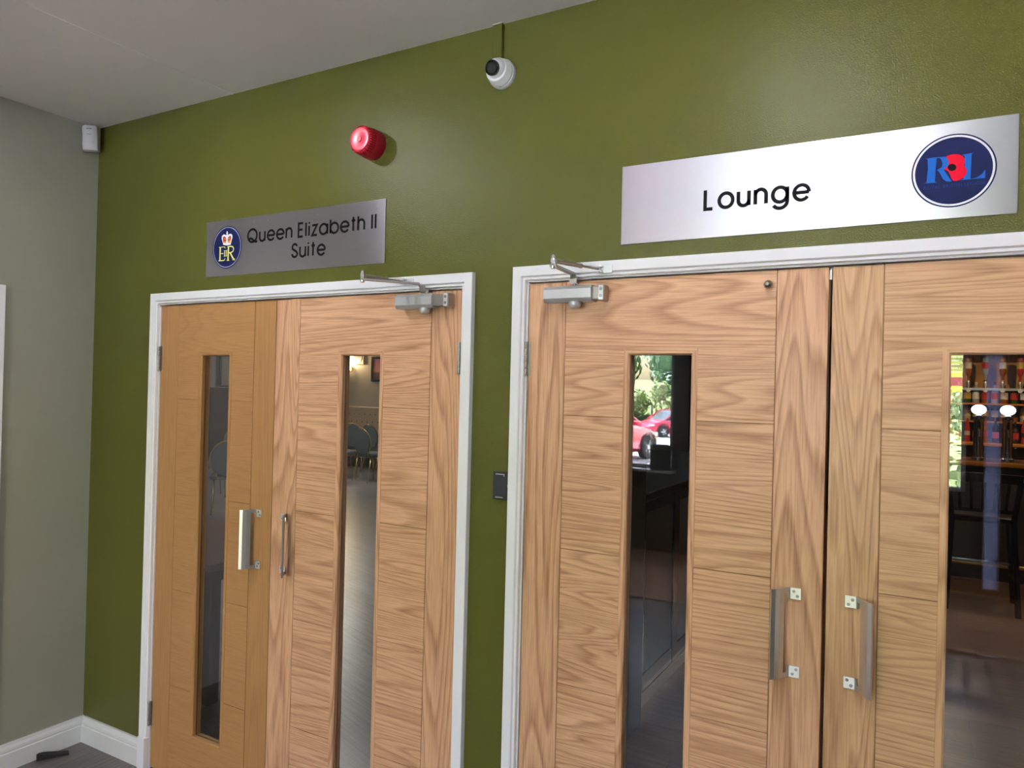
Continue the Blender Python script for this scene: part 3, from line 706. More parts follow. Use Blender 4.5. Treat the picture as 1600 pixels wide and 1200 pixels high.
b_ = MB(); b_.box(.0338, .0346, -.011, .011, .0925, .0965); b_.box(.0318, .0325, -.0015, .0015, .0855, .0900); build('printed_mark', b_, GP, pr, kind='stuff')
b_ = MB(); b_.box(.0270, .0283, -.011, .008, .0705, .0725); build('indicator_slot', b_, GP, pr)

bp = thing('access_reader', 'small black access reader plate beside the lounge door frame', 'reader', (2.2255, -.0008, 1.3705))
BPM = plain('black_plastic', (.022, .023, .03), .4)
build('backplate', MB().box(-.0300, .0290, -.009, 0, -.0435, .0435, c=.0015), BPM, bp)
build('face', MB().box(-.0265, .0290, -.0112, -.009, -.0345, .0300, c=.0008), plain('reader_face', (.035, .037, .048), .35), bp)
b_ = MB()
for zz, n_ in ((.0355, 7), (-.0375, 6)):
    for k in range(n_): b_.box(-.020+k*.0048, -.0165+k*.0048, -.0095, -.0090, zz-.0014, zz+.0016)
b_.box(.008, .013, -.0095, -.009, .0300, .0315)
build('printed_mark', b_, plain('pale_print', (.45, .47, .5), .5), bp, kind='stuff')
b_ = MB(); b_.box(.0245, .0262, -.0117, -.0112, -.004, .006); b_.box(.0262, .0275, -.0117, -.0112, -.008, -.003); build('symbol', b_, plain('reader_symbol', (.5, .5, .55), .5), bp)

dsw = thing('door_stop_wedge', 'black rubber door wedge lying by the left skirting', 'door stop', (.050, -.16, 0), rz=R(62))
b_ = MB(); b_.prism([(-.062, 0), (.060, 0), (.060, .006), (-.045, .024), (-.062, .024)], lambda u, v, t: (u, t, v+.0005), -.016, .016); b_.box(-.052, -.010, -.0175, .0175, .004, .012); build('body', b_, plain('black_rubber', (.015, .014, .014), .6), dsw)
b_ = MB()
for k in range(4): b_.box(-.055+k*.010, -.050+k*.010, -.012, .012, .0225-k*.0008, .0262-k*.0016)
build('grip_ridge', b_, plain('black_rubber_ridge', (.02, .019, .019), .7), dsw)

# ------------------------------------------------------------------ lobby downlights (out of frame, they light the wall)
LEM = plain('lamp_face', (1, 1, 1), .5, emit=(1, .93, .82), estr=14)
for i, (x_, y_) in enumerate(((1.11, -.94), (3.0, -.94), (4.9, -.94), (1.11, -2.9), (3.25, -2.9), (4.9, -2.9))):
    d_ = thing('ceiling_downlight', 'round recessed ceiling downlight, ' + ['nearest the room corner', 'in front of the lounge sign', 'right of the lounge doors by the green wall', 'near the sage wall at the porch side', 'above the porch opening', 'far right on the porch side'][i], 'light', (x_, y_, H), group='lobby downlights')
    b_ = MB(); b_.lathe([(.034, -.001), (.045, -.001), (.047, -.004), (.045, -.008), (.034, -.006)], (0,0,0), 'z', 28); build('trim_ring', b_, WHITE, d_)
    b_ = MB(); b_.lathe([(.033, -.004), (.033, -.005)], (0,0,0), 'z', 24); build('lamp_face', b_, LEM, d_)
    area('lamp', (0, 0, -.012), .07 if i == 0 else .09, DOWNLIGHT_W*(1.0 if i == 0 else .75), (.96, .95, 1), parent=d_)

# ------------------------------------------------------------------ suite room (seen through the left pair)
mb = MB(); mb.box(-9.2, 2.09, .0601, 10.2, -.1, .0); struct('floor', 'pale grey plank floor of the suite', 'floor', mb, SUITEFL).location = (0, 0, 0)
mb = MB(); mb.box(-9.32, .9, .12, 10.32, 2.75, 2.85); mb.box(.9, 2.09, .12, 1.5, 2.75, 2.85); struct('ceiling', 'ceiling of the suite', 'ceiling', mb, CEIL)
mb = MB(); mb.box(-9.32, .9, 10.2, 10.32, 0, 2.75); struct('wall_front', 'far beige wall of the suite behind the buttoned bench', 'wall', mb, MAGN)
mb = MB(); mb.box(-9.32, -9.2, .12, 10.2, 0, 2.75); wls = struct('wall_left', 'grey side wall of the suite with a screen', 'wall', mb, GREYPN); build('dark_panelling', MB().box(-9.2, -9.17, 4.5, 10.19, .1, 1.56), DKWOOD, wls)
mb = MB(); mb.box(2.09, 2.15, .12, 1.5, 0, 2.75); mb.box(.9, 2.15, 1.5, 1.56, 0, 2.75); mb.box(.9, .96, 1.56, 10.32, 0, 2.75); mb_l = MB().box(2.151, 2.156, .121, 1.56, 0, 2.74).box(.99, 2.151, 1.561, 1.566, 0, 2.74); struct('wall_right', 'partition between suite and lounge', 'wall', mb, MAGN)
FAB = plain('blue_grey_fabric', (.06, .078, .095), .8, noise=.2, nscale=90); GOLD = plain('gold_tube', (.75, .52, .22), .25, 1)
def banquet_chair(label, loc, rz):
    t = thing('banquet_chair', label, 'chair', loc, rz, 'banquet chairs in the suite')
    s_ = MB(); s_.box(-.22, .22, -.21, .21, .43, .50, c=.025); build('seat', s_, FAB, t)
    pts = []
    for i in range(25):
        a = R(-60+300*i/24); pts.append((.22*math.cos(a), .215+.06*(.68+.25*math.sin(a)-.45)/.45, .70+.23*math.sin(a)))
    pts = [(.13, .20, .44)] + pts[1:-1] + [(-.13, .20, .44)]
    f_ = MB(); f_.tube(pts, .011, 8); build('back_frame', f_, GOLD, t)
    bk = MB(); v = []; n_ = 20
    for yy in (.205, .245):
        for i in range(n_): a = 2*PI*i/n_; z_ = .70+.215*math.sin(a); v.append((.205*math.cos(a), yy+.05*(z_-.5)/.45, z_))
    bk.add(v, [list(range(n_)), list(range(n_, 2*n_))] + [(i, (i+1) % n_, n_+(i+1) % n_, n_+i) for i in range(n_)]); build('backrest', bk, FAB, t)
    for sx in (-1, 1):
        l = MB(); l.tube([(sx*.19, -.19, .44), (sx*.205, -.22, .0)], .011, 8); build('leg', l, GOLD, t)
        l = MB(); l.tube([(sx*.17, .18, .44), (sx*.19, .27, .0)], .011, 8); build('leg', l, GOLD, t)
    return t
c0 = banquet_chair('banquet chair turned sideways, nearest in the gap of the second oak door', (-5.80, 8.0, 0), R(188))
for lb, lc, rz in (('banquet chair seen at the right edge of the second door glass', (-5.12, 8.05, 0), R(172)), ('banquet chair behind, close to the buttoned bench', (-6.45, 9.15, 0), R(200)),
                   ('banquet chair behind the pair, at right of the buttoned bench', (-5.85, 9.1, 0), R(175)),
                   ('banquet chair with arched gold back in the leftmost door glass', (-4.50, 4.50, 0), R(228)), ('second arched chair behind in the leftmost door glass', (-6.9, 6.7, 0), R(220)), ('third chair low at the right in the leftmost door glass', (-5.75, 5.15, 0), R(150))):
    copy_tree(c0, None, lb, lc, (0, 0, rz))
bn = thing('banquette_bench', 'beige buttoned banquette bench along the far suite wall', 'bench', (-6.4, 9.85, 0))
CREAM = plain('cream_leather', (.46, .34, .22), .5, noise=.08)
build('seat', MB().box(-2.6, 2.6, -.30, .22, .20, .48, c=.03), plain('tan_leather', (.28, .15, .09), .45), bn)
build('backrest', MB().box(-2.6, 2.6, .20, .33, .48, 1.22, c=.02), CREAM, bn)
b_ = MB()
for i in range(36):
    for j in range(3): b_.sphere((-2.52+i*.144+(j % 2)*.072, .198, .74+j*.16), .013, 8, 6, sc3=(1, .6, 1))
build('button', b_, plain('dark_button', (.05, .025, .015), .4), bn, kind='stuff')
build('base', MB().box(-2.6, 2.6, -.26, .30, 0, .20), DKWOOD, bn)
wl = thing('wall_lamp', 'glowing wall lamp beyond the second oak door glass', 'lamp', (-7.60, 10.19, 2.02))
b_ = MB(); b_.lathe([(.05, 0), (.05, .02), (.02, .03), (.02, .07)], (0,0,0), 'y', 20); build('mount', b_, GOLD, wl)
b_ = MB(); b_.lathe([(.03, -.09), (.06, -.02), (.075, .09)], (0, -.11, 0), 'z', 20); build('lamp_shade', b_, plain('lit_shade', (.9, .8, .6), .6, emit=(1, .72, .38), estr=2.2), wl)
l = bpy.data.lights.new('lamp', 'POINT'); l.energy = 10; l.color = (1, .72, .42); l.shadow_soft_size = .05
lo = bpy.data.objects.new('lamp', l); COL.objects.link(lo); lo.parent = wl; lo.location = (0, -.16, .14)
ck = thing('wall_clock', 'square pale wall clock cut by the top of the second door glass', 'clock', (-7.37, 10.19, 2.28))
build('case', MB().box(-.16, .16, -.03, 0, -.16, .16, c=.01), CREAM, ck); b_ = MB(); b_.lathe([(.12, .03), (.12, .036), (.11, .037)], (0,0,0), 'y', 28); build('face', b_, METD, ck)
pc = thing('framed_picture', 'framed pink and orange picture on the far suite wall', 'picture', (-6.80, 10.19, 2.02))
b_ = MB(); b_.box(-.20, .20, -.03, 0, -.26, -.22); b_.box(-.20, .20, -.03, 0, .22, .26); b_.box(-.20, -.16, -.03, 0, -.22, .22); b_.box(.16, .20, -.03, 0, -.22, .22); build('frame', b_, BLACKW, pc)
m_, t_, p_ = newmat('sunset_print'); tc_ = t_.nodes.new('ShaderNodeTexCoord'); sp_ = t_.nodes.new('ShaderNodeSeparateXYZ'); cr_ = t_.nodes.new('ShaderNodeValToRGB'); mr_ = t_.nodes.new('ShaderNodeMapRange')
mr_.inputs[1].default_value = -.22; mr_.inputs[2].default_value = .22
e_ = cr_.color_ramp.elements; e_[0].color = (.08, .03, .03, 1); e_[1].color = (.30, .06, .14, 1); e_[1].position = .9; x_ = e_.new(.4); x_.color = (.45, .14, .05, 1); x_ = e_.new(.33); x_.color = (.1, .03, .03, 1)
t_.links.new(tc_.outputs['Object'], sp_.inputs[0]); t_.links.new(sp_.outputs[2], mr_.inputs[0]); t_.links.new(mr_.outputs[0], cr_.inputs[0]); t_.links.new(cr_.outputs[0], p_.inputs['Base Color'])
build('print', MB().box(-.16, .16, -.018, 0, -.22, .22), m_, pc)
tv = thing('wall_screen', 'dark television screen on the side wall of the suite', 'television', (-9.19, 8.85, 2.03), rz=R(90))
build('casing', MB().box(-.8, .8, -.05, 0, -.45, .45, c=.01), BLACKW, tv); build('screen', MB().box(-.77, .77, -.053, -.05, -.42, .42), plain('screen_glass', (.05, .07, .08), .45), tv)
tb = thing('dining_table', 'dark red glossy wooden table just inside the leftmost door', 'table', (-.35, .88, 0))
build('table_top', MB().box(-.62, .62, -.42, .42, .715, .75, c=.006), MAHOG, tb); build('apron', MB().box(-.54, .54, -.35, .35, .64, .715), DKWOOD, tb)
for sx in (-1, 1):
    for sy in (-1, 1): build('leg', MB().box(sx*.50-.035, sx*.50+.035, sy*.31-.035, sy*.31+.035, 0, .66, c=.004), DKWOOD, tb)
for i, (x_, y_) in enumerate(((-1.5, 3.2), (-5.2, 7.2))):  # unseen fill panels, added only to light the suite
    d_ = thing('suite_fill_panel', ['added square fill light near the suite doors', 'added square fill light above the banquet chairs'][i], 'light', (x_, y_, 2.748))
    build('frame', MB().box(-.3, .3, -.3, .3, -.02, 0), WHITE, d_); build('diffuser', MB().box(-.27, .27, -.27, .27, -.024, -.02), LEM, d_)
    area('lamp', (0, 0, -.03), .5, SUITE_W*(.7 if i == 0 else 1), (.86, .92, 1), parent=d_, size_y=.5)

# ------------------------------------------------------------------ lounge (seen through the right pair)
mb = MB(); mb.box(2.091, 8.5, .0601, 10.2, -.1, 0); mb.box(.96, 2.091, 1.56, 10.2, -.1, 0); struct('floor', 'warm brown plank floor of the lounge', 'floor', mb, BROWNFL)
mb = MB(); mb.box(.96, 8.62, 1.56, 10.32, 2.75, 2.85); mb.box(2.15, 8.62, .12, 1.56, 2.75, 2.85); struct('ceiling', 'ceiling of the lounge', 'ceiling', mb, CEIL)
mb = MB(); mb.box(.96, 8.62, 10.2, 10.32, 0, 2.75); struct('wall_front', 'dark far wall of the lounge behind the bar', 'wall', mb, DARKW)
mb = MB(); mb.box(8.5, 8.62, .12, 10.2, 0, 2.75); struct('wall_right', 'dark right wall of the lounge', 'wall', mb, DARKW)
mb = MB(); mb.box(.961, .985, 1.57, 10.19, 0, 2.74); mb.v += []; n0 = len(mb.v); mb.v += mb_l.v; mb.f += [[q+n0 for q in f] for f in mb_l.f]; mb.m += mb_l.m; mb.sm += mb_l.sm; struct('wall_left', 'dark lining of the lounge side of the partition', 'wall', mb, DARKW)
# near counter with framed grey panels
kc = thing('servery_counter', 'black topped counter with grey panels behind the red car reflection', 'counter', (2.07, 1.73, 0))
build('carcass', MB().box(-.98, -.03, .03, 2.75, .0, 1.10), BLACKW, kc)
build('counter_top', MB().box(-1.0, .05, -.05, 2.8, 1.10, 1.15, c=.006), plain('black_counter_top', (.012, .012, .013), .3), kc)
b_ = MB()
for yy in (0, .62, 1.24, 1.86, 2.48): b_.box(-.03, .0, yy, yy+.09, 0, 1.10)
b_.box(-.03, -.002, 0, 2.57, 0, .14); b_.box(-.03, -.002, 0, 2.57, 1.02, 1.10)
for xx in (-.98, -.55, -.09): b_.box(xx, xx+.09, 0, .03, 0, 1.10)
b_.box(-.98, 0, .002, .03, 0, .14); b_.box(-.98, 0, .002, .03, 1.02, 1.10); build('frame', b_, BLACKW, kc)
for yy in (.09, .71, 1.33, 1.95): build('panel', MB().box(-.028, -.014, yy, yy+.53, .14, 1.02), GREYPN, kc)
for xx in (-.89, -.46): build('panel', MB().box(xx, xx+.37 if xx > -.5 else xx+.34, .014, .028, .14, 1.02), GREYPN, kc)
build('kick_strip', MB().box(0, .02, .0, 2.6, .0, .05), MET, kc)
pl_ = thing('side_plate', 'small pale plate lying on the black counter top', 'plate', (1.62, 2.35, 1.1505)); b_ = MB(); b_.lathe([(.05, 0), (.09, .012), (.092, .014), (.05, .004)], (0,0,0), 'z', 28); build('dish', b_, plain('dull_china', (.10, .10, .10), .2), pl_)
fr_ = thing('tall_cabinet', 'tall dark cabinet with grey doors behind the counter', 'cabinet', (1.5, 6.3, 0))
build('body', MB().box(-.5, .9, 0, .5, 0, 2.2), BLACKW, fr_)
for k in range(2):
    for (za, zb_) in ((.1, 1.15), (1.3, 2.1)): build('door_panel', MB().box(-.46+k*.66, .18+k*.66, -.015, 0, za, zb_, c=.003), GREYPN, fr_)
# bar
bar = thing('bar_counter', 'amber topped wooden bar counter through the rightmost door glass', 'bar', (3.2, 6.1, 0))
build('front', MB().box(0, 4.2, .08, .5, 0, 1.06), DKWOOD, bar); build('bar_top', MB().box(-.05, 4.3, -.02, .56, 1.06, 1.105, c=.010), ORANGEW, bar)
build('drip_runner', MB().box(.0, 3.8, .12, .44, 1.105, 1.109), DKWOOD, bar)
for k in range(6): build('panel', MB().box(.08+k*.68, .66+k*.68, .066, .08, .16, .96, c=.004), plain('bar_panel', (.03, .013, .008), .3) if k == 0 else bpy.data.materials['bar_panel'], bar)
build('foot_rail', MB().tube([(0, -.10, .18), (4.2, -.10, .18)], .02, 10), GOLD, bar)
for k in range(4): build('rail_bracket', MB().tube([(.3+k*1.2, -.10, .18), (.3+k*1.2, .08, .22)], .012, 8), GOLD, bar)
bb = thing('back_bar', 'shelved back bar with amber counter below the bottles', 'shelving', (3.2, 8.6, .10))
build('cupboard', MB().box(0, 4.2, .04, .5, -.10, 1.02), DKWOOD, bb); build('counter_top', MB().box(-.03, 4.25, 0, .52, 1.02, 1.06, c=.008), ORANGEW, bb)
for z_ in (1.30, 1.52): build('shelf', MB().box(0, 4.2, .22, .5, z_, z_+.02), ORANGEW, bb)
for x_ in (0, 1.4, 2.8, 4.17): build('upright', MB().box(x_, x_+.03, .22, .5, 1.06, 2.25), DKWOOD, bb)
build('back_panel', MB().box(0, 4.2, .5, .52, 1.06, 2.25), plain('amber_back_panel', (.42, .19, .05), .35, noise=.4, nscale=6), bb)
build('lower_back_panel', MB().box(0.03, 4.17, .495, .5, 1.06, 1.72), plain('slate_back_panel', (.05, .065, .075), .3), bb)
build('cornice', MB().box(-.03, 4.23, .14, .52, 2.2, 2.28, c=.008), DKWOOD, bb)
build('optic_rail', MB().box(.03, 4.17, .30, .32, 1.70, 1.73), MET, bb)
# bottles
def bmat(n, c, tr=0): 
    return plain(n, c, .08, coat=.5)
BM = [bmat('bottle_amber', (.30, .09, .015)), bmat('bottle_green', (.02, .08, .025)), bmat('bottle_clear', (.35, .38, .40)), bmat('bottle_dark', (.02, .008, .006)), bmat('bottle_rose', (.45, .04, .05)), bmat('bottle_yellow', (.55, .40, .04)), bmat('bottle_blue', (.03, .07, .2))]
LM = [plain('label_cream', (.6, .52, .38), .6), plain('label_red', (.5, .03, .03), .6), plain('label_white', (.7, .7, .7), .6), plain('label_gold', (.6, .38, .08), .5), plain('label_black', (.02, .02, .02), .5)]
CN = ['amber', 'green', 'clear', 'dark', 'rose', 'yellow', 'blue']; LN = ['cream', 'red', 'white', 'gold', 'black']
SH = [[(.034, 0), (.036, .004), (.036, .17), (.030, .20), (.014, .225), (.0125, .285)], [(.038, 0), (.040, .004), (.040, .14), (.034, .165), (.015, .185), (.013, .24)], [(.030, 0), (.031, .004), (.030, .19), (.018, .23), (.011, .25), (.011, .30)]]
ROWN = {1.06: 'on the back bar counter', 1.32: 'on the lower back bar shelf', 1.54: 'on the upper back bar shelf'}
cntb = {}
ORD = ['leftmost', 'second from the left', 'third from the left', 'fourth from the left', 'fifth from the left', 'sixth from the left', 'seventh from the left', 'eighth from the left', 'ninth from the left', 'tenth from the left', 'eleventh from the left', 'twelfth from the left', 'thirteenth from the left', 'fourteenth from the left', 'fifteenth from the left']
rb_ = random.Random(5)
def bottle(x_, y_, z_, ci, li, si_, label, flip=False, group=None):
    t = thing('bottle', label, 'bottle', (x_, y_, z_), 0, group)
    pr_ = SH[si_]; b_ = MB(); b_.lathe(pr_, (0,0,0), 'z', 14); rt_ = pr_[2][0]
    body = build('glass_body', b_, BM[ci], t)
    lb = MB(); lb.lathe([(rt_+.0006, .05), (rt_+.0006, .05+.08)], (0,0,0), 'z', 14); build('label', lb, LM[li], t)
    cp = MB(); h_ = pr_[-1][1]; cp.lathe([(.015, h_-.012), (.015, h_+.022), (.012, h_+.024)], (0,0,0), 'z', 12); build('cap', cp, LM[(li+3) % 5], t)
    if flip: t.rotation_euler = (PI, 0, 0)
    return t
for z_, yv in ((1.06, 8.80), (1.32, 8.96), (1.54, 8.96)):
    for k in range(11):
        x_ = 3.50+k*.098+rb_.uniform(-.008, .008); ci = rb_.choice([0, 0, 3, 4, 1, 2, 5, 6]); li = rb_.randrange(5)
        bottle(x_, yv, z_+.1005, ci, li, 2 if z_ == 1.54 and False else (1 if z_ > 1.1 else rb_.randrange(3)), '%s bottle with %s label %s, %s' % (CN[ci], LN[li], ROWN[z_], ORD[k]), group='bottles '+ROWN[z_])
for k in range(5):
    ci = [0, 2, 0, 4, 0][k]; li = k % 5
    t = bottle(3.80+k*.18, 8.91, 2.20, ci, li, 0, '%s spirit bottle hung upside down on the optic rail, %s' % (CN[ci], ORD[k]), flip=True, group='upside down bottles on the optic rail')
    o_ = MB(); o_.lathe([(.016, .29), (.020, .30), (.020, .345), (.010, .36), (.007, .375)], (0,0,0), 'z', 14); build('optic_measure', o_, MET, t)
    o_ = MB(); o_.lathe([(.026, 0), (.026, .006), (.018, .007)], (0, .034, .40), 'y', 16, mat=Matrix.Rotation(PI, 3, 'Z')); build('optic_badge', o_, LM[2], t); 
    o_ = MB(); o_.box(-.006, .006, -.012, .028, .33, .42); build('optic_clip', o_, MET, t)
# glasses under the cornice
GLS = glass('tumbler_glass', (.9, .95, 1), .12)
for k in range(7):
    t = thing('hanging_glass', 'clear glass hanging under the back bar cornice, %s' % ORD[k], 'glass', (3.56+k*.13, 8.80, 2.16), group='glasses under the cornice')
    b_ = MB(); b_.lathe([(.032, 0), (.036, .03), (.030, .075), (.004, .085), (.004, .13), (.030, .138)], (0,0,0), 'z', 16); build('bowl', b_, GLS, t)
# beer taps
LIT = plain('lit_tap_badge', (1, 1, 1), .3, emit=(.85, .92, 1), estr=1.6)
for k, x_ in enumerate((3.80, 4.035, 4.27)):
    t = thing('beer_tap', ['beer tap with glowing white badge, left of two seen', 'beer tap with glowing white badge at the right picture edge', 'third beer tap on the bar, beyond the picture edge'][k], 'beer tap', (x_, 6.42, 1.1095), group='beer taps on the bar')
    b_ = MB(); b_.lathe([(.058, 0), (.058, .012), (.043, .02), (.041, .37), (.047, .38), (.047, .405), (.02, .41)], (0,0,0), 'z', 24); build('column', b_, CHROME if k != 1 else CHROME, t)
    b_ = MB(); b_.lathe([(.012, .41), (.030, .418), (.012, .426)], (0,0,0), 'z', 16); build('collar', b_, WPR, t)
    b_ = MB(); b_.lathe([(.050, -.012), (.056, -.008), (.056, .010), (.050, .014)], (0, 0, .475), 'y', 28); b_.v = [(v[0]*1.12, v[1], (v[2]-.475)*.86+.475) for v in b_.v]; build('badge', b_, LIT, t)
    b_ = MB(); stroke(b_, [(-.03, .465), (-.02, .458), (-.012, .470), (-.002, .460), (.012, .468), (.030, .464)], .004, lambda a, c: (a, -.0150, c)); build('badge_script', b_, DBLUE, t, fix=False)
    b_ = MB(); b_.tube([(0, -.02, .29), (0, -.10, .28), (0, -.115, .22)], .010, 10); build('spout', b_, CHROME, t)
    b_ = MB(); b_.lathe([(.010, .0), (.013, .06), (.009, .07)], (0, -.06, .30), 'z', 12); build('tap_lever', b_, BLK, t)
# bar stool with slatted back
def bar_stool(label, loc, rz):
    t = thing('bar_stool', label, 'stool', loc, rz, 'high backed bar stools')
    s_ = MB(); s_.box(-.20, .20, -.20, .18, .70, .75, c=.018); build('seat', s_, DKWOOD, t)
    s_ = MB(); pts = [(-.235+.47*i/10, .245-.06*(1-((i-5)/5)**2)*-1, 1.06) for i in range(11)]
    v = []
    for p in pts:
        for dy, dz in ((-.012, -.035), (.012, -.035), (.012, .035), (-.012, .035)): v.append((p[0], p[1]+dy, p[2]+dz+.01*(1-((p[0])/.235)**2)))
    s_.add(v, [(i*4+k, i*4+(k+1) % 4, i*4+4+(k+1) % 4, i*4+4+k) for i in range(10) for k in range(4)] + [(0,1,2,3), (40,41,42,43)]); build('top_rail', s_, DKWOOD, t)
    for k in range(5):
        x_ = -.14+k*.07; s_ = MB(); s_.tube([(x_, .19, .80), (x_*1.1, .29, 1.04)], .011, 6); build('slat', s_, DKWOOD, t)
    build('lower_rail', MB().box(-.19, .19, .172, .200, .785, .815), DKWOOD, t)
    for sx in (-1, 1):
        l = MB(); l.tube([(sx*.225, .245, 1.05), (sx*.19, .18, .72), (sx*.22, .27, .0)], .019, 8); build('leg', l, DKWOOD, t)
        l = MB(); l.tube([(sx*.18, -.17, .72), (sx*.225, -.23, .0)], .019, 8); build('leg', l, DKWOOD, t)
        l = MB(); l.tube([(sx*.21, -.21, .25), (sx*.207, .235, .25)], .012, 8); build('stretcher', l, DKWOOD, t)
    l = MB(); l.tube([(-.208, -.20, .32), (.208, -.20, .32)], .013, 8); build('foot_bar', l, MET, t)
    return t
st0 = bar_stool('dark high backed bar stool before the bar, in the rightmost glass', (3.77, 5.15, 0), R(180)); st0.scale = (1.1, 1, 1)
copy_tree(st0, None, 'dark bar stool further right along the bar', (4.75, 5.2, 0), (0, 0, R(186)))
for i, (x_, y_, pw) in enumerate(((3.6, 7.9, .8), (4.7, 7.9, .8), (4.3, 5.0, .6), (1.9, 4.8, .5))):  # unseen spots added to give the lounge its light
    d_ = thing('lounge_fill_spot', ['added warm fill light over the left of the back bar', 'added warm fill light over the right of the back bar', 'added warm fill light above the bar stools', 'added fill light above the black counter'][i], 'light', (x_, y_, 2.749))
    b_ = MB(); b_.lathe([(.05, 0), (.05, -.09), (.045, -.092), (.04, -.07)], (0,0,0), 'z', 20); build('can', b_, BLACKW, d_); b_ = MB(); b_.lathe([(.038, -.07), (.038, -.075)], (0,0,0), 'z', 20); build('lamp_face', b_, LEM, d_)
    area('lamp', (0, 0, -.095), .07, LOUNGE_W*pw, (1, .72, .42) if i < 3 else (.9, .95, 1), parent=d_)

# ------------------------------------------------------------------ outdoors, mirrored in the door glass
GR = lambda y: -.15+(y+17)*.0268 if y < -17 else -.15
ASPH = plain('asphalt', (.36, .36, .38), .85, noise=.2, nscale=30); GRASS = plain('grass_bank', (.10, .135, .04), .9, noise=.5, nscale=3)
v = [(-60, -5.7, -.15), (40, -5.7, -.15), (40, -17, -.15), (-60, -17, -.15), (40, -40, GR(-40)), (-60, -40, GR(-40))]
struct('floor', 'sunlit grey car park in front of the building', 'ground', MB().add(v, [(0,1,2,3), (3,2,4,5)]), ASPH)
v = [(-60, -40, GR(-40)), (40, -40, GR(-40)), (40, -44, .6), (-60, -44, .6), (40, -75, 3), (-60, -75, 3)]
struct('floor', 'rough yellow green grass bank behind the parked cars', 'ground', MB().add(v, [(0,1,2,3), (3,2,4,5)]), GRASS)
CRED = plain('red_car_paint', (.60, .012, .045), .25, coat=1); CGL = plain('car_glass', (.05, .06, .07), .08); TYRE = plain('tyre', (.02, .02, .02), .8)
def car(label, loc, rz):
    t = thing('car', label, 'car', loc, rz, 'red hatchbacks in the car park')
    # stations: x, half width, z bottom, z top
    S = [(-2.05,.60,.42,.80),(-1.95,.78,.28,.98),(-1.6,.86,.22,1.02),(-.9,.88,.20,.98),(0,.89,.20,.95),(.8,.88,.20,.93),(1.2,.87,.20,.90),(1.7,.82,.22,.78),(2.0,.70,.28,.66),(2.12,.50,.38,.56)]
    b_ = MB(); v = []; 
    for x_, hw, zb, zt in S:
        ring = [(0, zb), (hw*.85, zb), (hw*.98, zb+.10), (hw, zb+(zt-zb)*.45), (hw*.97, zt-.10), (hw*.88, zt-.015), (hw*.5, zt+.02), (0, zt+.03)]
        full = ring + [(-a, c) for a, c in ring[-2:0:-1]]
        v += [(x_, a, c) for a, c in full]
    n_ = 14
    b_.add(v, [(i*n_+k, i*n_+(k+1) % n_, (i+1)*n_+(k+1) % n_, (i+1)*n_+k) for i in range(len(S)-1) for k in range(n_)] + [tuple(range(n_)), tuple(range((len(S)-1)*n_, len(S)*n_))], smooth=True)
    build('body', b_, CRED, t)
    S2 = [(-1.92,.66,.95,.99),(-1.45,.70,.97,1.34),(-.9,.68,.96,1.44),(0,.67,.95,1.47),(.35,.66,.94,1.42),(1.15,.70,.90,.93)]
    g = MB(); v = []
    for x_, hw, zb, zt in S2: v += [(x_, hw*1.1, zb), (x_, hw*.93, zt-.03), (x_, hw*.6, zt), (x_, -hw*.6, zt), (x_, -hw*.93, zt-.03), (x_, -hw*1.1, zb)]
    g.add(v, [(i*6+k, i*6+k+1, (i+1)*6+k+1, (i+1)*6+k) for i in range(5) for k in range(5)] + [tuple(range(6)), tuple(range(30, 36))], smooth=True); build('windows', g, CGL, t)
    r = MB(); v = []
    for x_, hw, zb, zt in S2[1:5]: v += [(x_, hw*.95, zt-.03), (x_, hw*.6, zt+.012), (x_, -hw*.6, zt+.012), (x_, -hw*.95, zt-.03)]
    r.add(v, [(i*4+k, i*4+k+1, (i+1)*4+k+1, (i+1)*4+k) for i in range(3) for k in range(3)]); 
    for sy in (-1, 1):
        for seq in (((1.15, .77, .93), (.35, .63, 1.42)), ((-1.92, .72, .98), (-1.45, .67, 1.33)), ((-.55, .74, .95), (-.50, .645, 1.44)), ((.35, .63, 1.42), (-.9, .65, 1.44)), ((-.9, .65, 1.44), (-1.45, .67, 1.33))):
            r.tube([(p[0], sy*p[1], p[2]) for p in seq], .028, 6)
    build('roof', r, CRED, t)
    for sx in (-1.25, 1.32):
        for sy in (-1, 1):
            wv = MB(); wv.lathe([(.20, -.09), (.30, -.09), (.32, -.07), (.32, .07), (.30, .09), (.20, .09)], (0,0,0), 'y', 28); wh = build('wheel', wv, TYRE, t, loc=(sx, sy*.80, .32))
            rm = MB(); rm.lathe([(.21, -.085), (.21, .085), (.19, .088), (.19, .05)], (0,0,0), 'y', 28); rm.lathe([(.05, -.093), (.05, .093)], (0,0,0), 'y', 16)
            for k in range(5):
                a = 2*PI*k/5; rm.prism([(.03*math.cos(a+1.57), .03*math.sin(a+1.57)), (.03*math.cos(a-1.57), .03*math.sin(a-1.57)), (.2*math.cos(a-.14), .2*math.sin(a-.14)), (.2*math.cos(a+.14), .2*math.sin(a+.14))], lambda u, q, tt: (u, tt, q), -.09, .09)
            build('rim', rm, SILV, wh)
            ah = MB(); pts = [(sx+.375*math.cos(R(a)), sy*.872, .32+.375*math.sin(R(a))) for a in range(0, 181, 15)]; ah.tube(pts, .03, 6); build('wheel_arch', ah, BLK, t)
    for sy in (-1, 1):
        build('mirror', MB().box(.60, .78, sy*.93-.08, sy*.93+.08, .93, 1.05, c=.02), CRED, t)
        build('headlight', MB().box(1.72, 1.98, sy*.62-.13, sy*.62+.13, .60, .70, c=.02), WPR, t)
        build('tail_light', MB().box(-2.04, -1.86, sy*.66-.10, sy*.66+.10, .78, .90, c=.02), SRD, t)
    return t
car1 = car('nearer red hatchback mirrored low in the lounge door glass', (-4.5, -16.3, -.15), R(-75))
